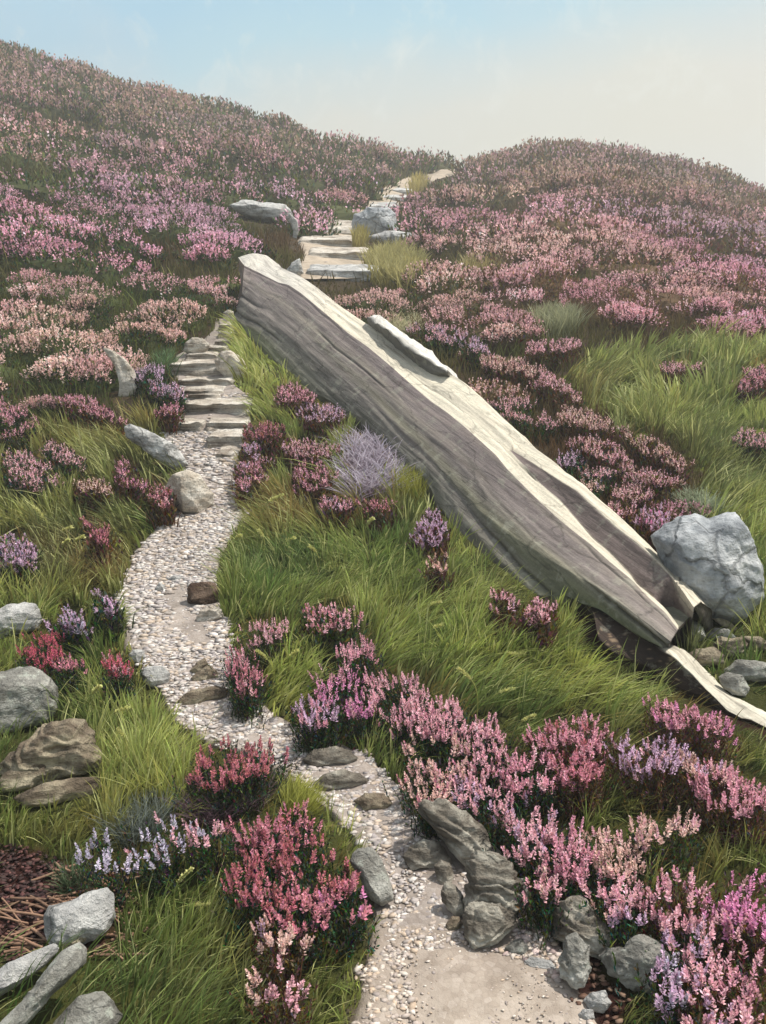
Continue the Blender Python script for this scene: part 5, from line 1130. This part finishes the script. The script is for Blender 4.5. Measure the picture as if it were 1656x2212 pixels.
# ---------------------------------------------------------------- heather covering the hillside
hb = Bag(); lbg = Bag(); MV = []; MQ = []; MC = []; mn = 0
def hillband(y0, y1, dens, hw, wr, hr, px_sp, K):
    global mn
    x, y = scatter(y0, y1, dens, hw, 1.5); z = H(x, y); zn = zone(x, y, .03, z)
    c, r, d = proj(x, y, z); ok = (zn == HILL) & clear(x, y) & ~look(BM, c, r) & ~((np.abs(x / y - .078) < .028) & (y > 41)); x, y, z = x[ok], y[ok], z[ok]; n = len(x)
    c, r, d = proj(x, y, z)
    w = rng.uniform(*wr, n); dp = w * rng.uniform(.4, .65, n); h = rng.uniform(*hr, n)
    # keep mounds off the upper path edge
    for q in range(2):
        s_ = (-1) ** q; e = zone(x + s_ * w * .45, y, 0, z); bad = (e == PATH); w = np.where(bad, w * .5, w); h = np.where(bad, h * .7, h); dp = np.where(bad, dp * .5, dp)
    hs2 = shorten(x, y, z, h + px_sp * 3, 0, .3); fit = hs2 > (h + px_sp * 3) * .5
    x, y, z, c, r, w, dp, h = [q[fit] for q in (x, y, z, c, r, w, dp, h)]; n = len(x)
    ci = fbm2(x * .25, y * .16, 3, 201); pat = fbm2(x * .55 + 9, y * .4, 3, 205)
    far = np.clip((y - 17) / 26, 0, 1)
    pink = srgb(228, 172, 188); tan = srgb(224, 188, 178); lav = srgb(200, 178, 202); brn = srgb(158, 134, 112)
    bc = pink[None] * np.ones((n, 1)); k = np.clip(ci * 1.8, 0, 1)[:, None]; bc = bc * (1 - k) + tan * k
    k = np.clip(-ci * 1.3 - .1, 0, .7)[:, None]; bc = bc * (1 - k) + lav * k
    k = (np.clip(far * 1.3, 0, 1) * np.clip(.62 + pat * .8, 0, 1))[:, None]; bc = bc * (1 - k) + brn * k
    bc = bc * np.exp(rng.normal(0, .13, (n, 1)))
    dens_f = np.clip(1.0 + .3 * np.clip((19 - y) / 4, 0, 1) + pat * 1.4 - far * .3, .04, 1.0); dens_f = np.where(rng.uniform(size=n) < .12, .1, dens_f)
    dark = srgb(74, 80, 48)[None] * np.ones((n, 1)); rr_ = np.clip((c - 850) / 300, 0, 1)[:, None]; dark = dark * (1 - rr_) + srgb(104, 82, 60) * rr_
    dark = dark * np.exp(rng.normal(0, .2, (n, 1))); dark = dark * (1 - far[:, None] * .4) + srgb(112, 104, 64) * far[:, None] * .4
    # low dome for the woody mass
    A_, B_ = 9, 4
    aa = np.arange(A_) / A_ * 2 * math.pi
    V = np.zeros((n, A_ * B_ + 1, 3))
    for b in range(B_):
        ph = b / B_ * math.pi / 2; rad_ = math.cos(ph); zz_ = math.sin(ph)
        jr = rng.uniform(.82, 1.1, (n, A_))
        V[:, b * A_:(b + 1) * A_, 0] = x[:, None] + np.cos(aa) * rad_ * w[:, None] * .5 * jr; V[:, b * A_:(b + 1) * A_, 1] = y[:, None] + np.sin(aa) * rad_ * dp[:, None] * .5 * jr
        V[:, b * A_:(b + 1) * A_, 2] = zz_ * h[:, None] * .86 * jr
    V[:, -1] = np.stack([x, y, h * .86], 1)
    V[:, :, 2] += H(V[:, :, 0], V[:, :, 1]) - .06
    q = []
    for b in range(B_ - 1):
        for a in range(A_): q.append((b * A_ + a, b * A_ + (a + 1) % A_, (b + 1) * A_ + (a + 1) % A_, (b + 1) * A_ + a))
    for a in range(A_): q.append(((B_ - 1) * A_ + a, (B_ - 1) * A_ + (a + 1) % A_, A_ * B_, A_ * B_))
    q = np.array(q); nv_ = A_ * B_ + 1
    t_ = q[-A_:, :3]; q4 = q[:-A_]
    off = (np.arange(n) * nv_)[:, None, None]
    lbg.add(V.reshape(-1, 3), (q4[None] + off).reshape(-1, 4), (t_[None] + off).reshape(-1, 3), np.repeat(dark * .8, nv_, 0))
    # points on each dome
    m = int(np.mean(w) * np.mean(dp) * .785 * 1.45 / (px_sp ** 2) )
    def dome(mm):
        t = rng.uniform(0, 2 * math.pi, (n, mm)); r_ = np.sqrt(rng.uniform(0, 1, (n, mm))) * .98; zf = np.sqrt(1 - r_ ** 2)
        X = x[:, None] + np.cos(t) * r_ * w[:, None] * .5; Y = y[:, None] + np.sin(t) * r_ * dp[:, None] * .5
        Z = H(X, Y) - .06 + zf * h[:, None] * .88
        ax = np.stack([np.cos(t) * r_ * .7, np.sin(t) * r_ * .5, zf + .5], -1) + rng.normal(0, .12, (n, mm, 3))
        return X, Y, Z, zf, ax, np.sin(t) * r_
    X, Y, Z, zf, ax, fr = dome(m)
    clump = fbm2(X * 2.2, Y * 2.2, 2, 209)
    keep = (zf > .54 + .3 * clump) & (clump > -.32) & (rng.uniform(size=X.shape) < (dens_f[:, None] * (1.0 + .5 * clump)))
    keep &= (fr > -.74)
    P = np.stack([X[keep], Y[keep], Z[keep]], 1); mi = np.broadcast_to(np.arange(n)[:, None], X.shape)[keep]
    cc_ = bc[mi] * np.exp(rng.normal(0, .12, (len(mi), 1))); hs_ = px_sp * rng.uniform(1.3, 2.3, len(mi))
    florets(hb, P, ax[keep], hs_, K, px_sp * .8 * np.ones(len(mi)), px_sp * .5 * np.ones(len(mi)), cc_, .9, 0, .18, .4)
    # leafy skin
    X, Y, Z, zf, ax, fr = dome(int(m * .8)); P = np.stack([X.ravel(), Y.ravel(), Z.ravel() - px_sp * .6], 1); mi = np.repeat(np.arange(n), X.shape[1])
    florets(lbg, P, ax.reshape(-1, 3), np.full(len(P), px_sp * 1.8), 4, np.full(len(P), px_sp * 1.1), np.full(len(P), px_sp * .35), dark[mi] * np.exp(rng.normal(0, .3, (len(P), 1))), .7, 0, .2, .2)
hillband(6.0, 10, 5.0, .55, (.35, .8), (.14, .26), .04, 7)
hillband(10, 15, 3.4, .55, (.6, 1.6), (.2, .42), .058, 6)
hillband(15, 21, 1.6, .55, (.9, 2.3), (.28, .55), .088, 5)
hillband(21, 30, .72, .55, (1.2, 3.0), (.34, .65), .145, 4)
hillband(30, 41, .46, .56, (1.5, 3.8), (.4, .75), .21, 4)
hillband(41, 54, .38, .58, (1.8, 4.2), (.4, .7), .28, 4)
# short brown and olive growth between the mounds
def under(y0, y1, dens, hgt, w):
    x, y = scatter(y0, y1, dens, .55, 1.5); z = H(x, y); zn = zone(x, y, .03, z); ok = (zn == HILL) & clear(x, y) & ~((np.abs(x / y - .078) < .028) & (y > 41)); x, y, z = x[ok], y[ok], z[ok]; n = len(x)
    hv = shorten(x, y, z, hgt * np.exp(rng.normal(0, .3, n)), .05)
    g = np.clip(.5 + fbm2(x * .5, y * .35, 2, 301), 0, 1)[:, None]; far = np.clip((y - 17) / 26, 0, 1)[:, None]
    C1 = srgb(108, 84, 58) * (1 - g) + srgb(104, 112, 60) * g; C1 = C1 * (1 - far * .5) + srgb(132, 122, 76) * far * .5
    C1 = C1 * np.exp(rng.normal(0, .25, (n, 1))); th = rng.uniform(0, 6.28, n)
    blades(lbg, np.stack([x, y, z - .02], 1), hv, np.full(n, w), np.stack([np.cos(th), np.sin(th) * .4], 1), rng.uniform(.1, .6, n), C1 * .7, C1)
under(6.5, 10, 700, .18, .011); under(10, 15, 260, .22, .018); under(15, 24, 120, .26, .03); under(24, 36, 45, .32, .055); under(36, 56, 22, .4, .09)
tagit(lbg.build('heather_foliage', M_LEAF, None, False), kind='stuff'); tagit(hb.build('heather_bloom', M_FLOWER, None, False), kind='stuff')

# ---------------------------------------------------------------- loose stone on the path
M_PEB = bpy.data.materials.new('pebble_stone'); nt, ns_, ln = nodes(M_PEB)
a = N(nt, 'ShaderNodeAttribute', attribute_name='Col'); tc = N(nt, 'ShaderNodeTexCoord'); n1 = N(nt, 'ShaderNodeTexNoise', Scale=60, Detail=5); ln.new(tc.outputs['Object'], n1.inputs['Vector'])
c = mix(nt, 1, a.outputs['Color'], ramp(nt, n1.outputs[0], [(.3, (.75, .74, .72)), (.6, (1.1, 1.1, 1.1))]), 'MULTIPLY')
p = N(nt, 'ShaderNodeBsdfPrincipled', Roughness=.75); p.inputs['Specular IOR Level'].default_value = .3; ln.new(c, p.inputs['Base Color']); o = N(nt, 'ShaderNodeOutputMaterial'); ln.new(p.outputs[0], o.inputs[0])
pb = Bag()
def pebbles(y0, y1, dens, smin, smax, xr=(-3.5, 2.0), sub=1, cond=None, pal=None, thr=-.16):
    n = int(dens * (y1 - y0) * (xr[1] - xr[0])); x = rng.uniform(*xr, n); y = rng.uniform(y0, y1, n); z = H(x, y); zn = zone(x, y, .09, z)
    ok = (zn == PATH) if cond is None else cond(x, y, z, zn)
    ok &= clear(x, y)
    sparse = (zn == MUD) & (rng.uniform(size=n) < .3) if cond is None else np.zeros(n, bool)
    c, r, d = proj(x, y, z)
    bare = fbm2(x * 1.6, y * 1.6, 2, 401) < thr
    if cond is None: ok = (ok & ~(bare & (rng.uniform(size=n) < .3))) | sparse
    x, y, z, c, r, zn = x[ok], y[ok], z[ok], c[ok], r[ok], zn[ok]; n = len(x)
    if n == 0: return
    S, T = ICO[sub]; s = smin + (smax - smin) * rng.uniform(0, 1, n) ** 2.0
    s = np.where(zn == MUD, s * .5, s)
    th = rng.uniform(-.5, .5, n) + np.where(rng.uniform(size=n) < .3, 1.2, 0)
    jit = 1 + rng.uniform(-.3, .3, (n, len(S)))
    L = S[None] * jit[..., None] * np.stack([s * rng.uniform(.9, 1.7, n), s * rng.uniform(.6, 1.1, n), s * rng.uniform(.3, .5, n)], 1)[:, None]
    X = L[..., 0] * np.cos(th)[:, None] - L[..., 1] * np.sin(th)[:, None]; Y = L[..., 0] * np.sin(th)[:, None] + L[..., 1] * np.cos(th)[:, None]
    V = np.stack([X + x[:, None], Y + y[:, None], L[..., 2] + (z + .012 + s * .02)[:, None]], -1)
    pl = np.array(pal if pal is not None else [srgb(186, 177, 168), srgb(172, 163, 158), srgb(160, 148, 138), srgb(174, 158, 142), srgb(196, 190, 184), srgb(148, 140, 138), srgb(164, 155, 150)])
    C = pl[rng.integers(0, len(pl), n)] * np.exp(rng.normal(0, .1, (n, 1)))
    warm = np.clip((r - 1950) / 150, 0, 1)[:, None]; C = C * (1 - warm * .5) + C * np.array([1, .9, .78]) * warm * .5
    pb.add(V.reshape(-1, 3), None, (T[None] + (np.arange(n) * len(S))[:, None, None]).reshape(-1, 3), np.repeat(C, len(S), 0))
pebbles(1.7, 3.2, 6200, .005, .0145, (-.6, 1.4)); pebbles(3.2, 5, 4600, .007, .021, (-1.6, .9)); pebbles(5, 7.5, 2700, .010, .029, (-2.4, .2)); pebbles(7.5, 10.8, 1400, .013, .038, (-3.2, -.4)); pebbles(13, 50, 6, .04, .1, (-3, 4.5))
pebbles(2.2, 3.6, 900, .011, .02, (.2, 1.6), 1, lambda x, y, z, zn: (zn == PATH) & inpoly(*proj(x, y, z)[:2], [(1060, 2000), (1130, 1960), (1190, 2000), (1230, 2060), (1240, 2130), (1150, 2110), (1060, 2070)]), [srgb(186, 170, 168), srgb(156, 140, 138), srgb(206, 192, 186)])
tagit(pb.build('gravel', M_PEB, None, True), kind='stuff')
pb = Bag()
pebbles(2.2, 3.8, 3800, .006, .013, (-2.3, -.7), 1, lambda x, y, z, zn: (zn == SOIL_SHADE), [srgb(74, 44, 42), srgb(52, 32, 30), srgb(96, 64, 58), srgb(60, 44, 40)])
pebbles(1.8, 2.8, 1500, .008, .014, (.6, 1.6), 1, lambda x, y, z, zn: (zn == SOIL_SHADE), [srgb(100, 76, 64), srgb(84, 62, 52), srgb(130, 108, 92)])
tagit(pb.build('soil_crumbs', M_PEB, None, True), kind='stuff')
# dry twigs on the soil
tw = Bag()
for i in range(150):
    cxp = rng.uniform(10, 290); cyp = rng.uniform(1890, 2070)
    if cyp < 1950 and cxp < 120: continue
    y = float(cast(cxp, cyp)[0]); x = float(u_of(cxp, cyp) * y)
    if not clear(np.array([x]), np.array([y]))[0]: continue
    L = rng.uniform(.08, .22); th = rng.choice([.1, .5, -.4, 2.7]) + rng.normal(0, .25); r_ = rng.uniform(.003, .006); n = 8
    f = np.linspace(-.5, .5, n); cx_ = x + f * L * math.cos(th); cy_ = y + f * L * math.sin(th) + .02 * L * np.sin(f * 5); cz_ = H(cx_, cy_) + rng.uniform(.008, .035) + rng.uniform(-.02, .02) * f
    V = []; Q = []
    for j in range(n):
        for k in range(6): V.append((cx_[j] - math.sin(th) * r_ * math.cos(k * 1.047), cy_[j] + math.cos(th) * r_ * math.cos(k * 1.047), cz_[j] + r_ * math.sin(k * 1.047)))
    for j in range(n - 1):
        for k in range(6): Q.append((j * 6 + k, j * 6 + (k + 1) % 6, j * 6 + 6 + (k + 1) % 6, j * 6 + 6 + k))
    tw.add(np.array(V), np.array(Q), None, np.tile(srgb(134, 104, 84) * rng.uniform(.6, 1.2), (len(V), 1)))
tagit(tw.build('twigs', M_PEB, None, True), kind='stuff')

# ---------------------------------------------------------------- thin haze over the moor
hm = bpy.data.materials.new('thin_haze'); nt, ns_, ln = nodes(hm)
pv = N(nt, 'ShaderNodeVolumePrincipled'); pv.inputs['Color'].default_value = (.93, .93, .9, 1); pv.inputs['Density'].default_value = .0042; pv.inputs['Anisotropy'].default_value = .2
o = N(nt, 'ShaderNodeOutputMaterial'); ln.new(pv.outputs[0], o.inputs['Volume'])
x0_, x1_, y0_, y1_, z0_, z1_ = -310, 310, -210, 510, -62, 45
hv_ = [(x, y, z) for z in (z0_, z1_) for y in (y0_, y1_) for x in (x0_, x1_)]
hz_o = mesh('haze', hv_, np.array([(0, 2, 3, 1), (4, 5, 7, 6), (0, 1, 5, 4), (1, 3, 7, 5), (3, 2, 6, 7), (2, 0, 4, 6)]), None, None, hm, False); tagit(hz_o, kind='stuff')
# ---------------------------------------------------------------- camera, sun, sky
cam = bpy.data.cameras.new('camera'); co = bpy.data.objects.new('camera', cam); COL.objects.link(co)
cam.sensor_fit = 'VERTICAL'; cam.sensor_height = 24; cam.lens = 24 * F / 2212; cam.clip_end = 2000; cam.clip_start = .05
co.location = (0, 0, CZ); co.rotation_euler = (math.pi / 2 - PIT, 0, 0); scene.camera = co
SUN_EL, SUN_AZ = R(60), R(66)     # azimuth clockwise from straight ahead
sd = bpy.data.lights.new('sun', 'SUN'); so = bpy.data.objects.new('sun', sd); COL.objects.link(so)
sd.energy = 5.0; sd.angle = R(1.5); sd.color = (1, .955, .88)
dirn = np.array([math.sin(SUN_AZ) * math.cos(SUN_EL), math.cos(SUN_AZ) * math.cos(SUN_EL), math.sin(SUN_EL)])
from mathutils import Vector
so.rotation_euler = Vector(dirn).to_track_quat('Z', 'Y').to_euler()
w = bpy.data.worlds.new('World'); scene.world = w; w.use_nodes = True; nt = w.node_tree; nt.nodes.clear(); ln = nt.links
st = N(nt, 'ShaderNodeTexSky'); st.sky_type = 'NISHITA'; st.sun_disc = False; st.sun_elevation = SUN_EL; st.sun_rotation = SUN_AZ; st.air_density = 1.0; st.dust_density = 2.5
sk = mix(nt, 1, st.outputs[0], (.13, .13, .13), 'MULTIPLY')
tc = N(nt, 'ShaderNodeTexCoord'); sx = N(nt, 'ShaderNodeSeparateXYZ'); ln.new(tc.outputs['Generated'], sx.inputs[0])
def mth(op, a, b=None, c_=None):
    m = nt.nodes.new('ShaderNodeMath'); m.operation = op
    for i, v in enumerate((a, b, c_)):
        if v is None: continue
        if isinstance(v, (int, float)): m.inputs[i].default_value = v
        else: ln.new(v, m.inputs[i])
    return m.outputs[0]
nz = N(nt, 'ShaderNodeTexNoise', Scale=3.2, Detail=5, Roughness=.55); ln.new(tc.outputs['Generated'], nz.inputs['Vector'])
mp = N(nt, 'ShaderNodeMapping'); mp.inputs['Scale'].default_value = (1, 1, .8); ln.new(tc.outputs['Generated'], mp.inputs['Vector'])
nf = N(nt, 'ShaderNodeTexNoise', Scale=26, Detail=6, Roughness=.62, Distortion=.5); ln.new(mp.outputs[0], nf.inputs['Vector'])
# elevation, tilted: the haze stands higher on the right
e = mth('ADD', sx.outputs[2], mth('MULTIPLY', sx.outputs[0], -.16)); e = mth('ADD', e, mth('MULTIPLY', mth('SUBTRACT', nz.outputs[0], .5), .13))
hz = ramp(nt, e, [(.11, srgb(210, 204, 180)), (.165, srgb(206, 206, 192)), (.205, srgb(180, 202, 206)), (.24, srgb(140, 198, 220)), (.29, srgb(118, 188, 222)), (.55, srgb(214, 226, 236))])
cl = ramp(nt, nf.outputs[0], [(.54, (0, 0, 0)), (.76, (.45, .45, .45))])
hz = mix(nt, cl, hz, tuple(srgb(232, 236, 228)))
pk_ = ramp(nt, nz.outputs[0], [(.5, (0, 0, 0)), (.7, (.28, .28, .28))]); hz = mix(nt, pk_, hz, tuple(srgb(212, 200, 190)))
hz = mix(nt, 1, hz, (.88, .87, .86), 'MULTIPLY')
fac = ramp(nt, sx.outputs[2], [(.30, (.95, .95, .95)), (.8, (.6, .6, .6))])
full = mix(nt, fac, sk, hz)
bgn = N(nt, 'ShaderNodeBackground'); ln.new(full, bgn.inputs[0]); bgn.inputs[1].default_value = 1.0
ow = N(nt, 'ShaderNodeOutputWorld'); ln.new(bgn.outputs[0], ow.inputs[0])
vs = scene.view_settings; vs.view_transform = 'Standard'; vs.look = 'None'; vs.exposure = .43; vs.gamma = 1
scene.cycles.max_bounces = 5; scene.cycles.transparent_max_bounces = 4; scene.cycles.transmission_bounces = 3
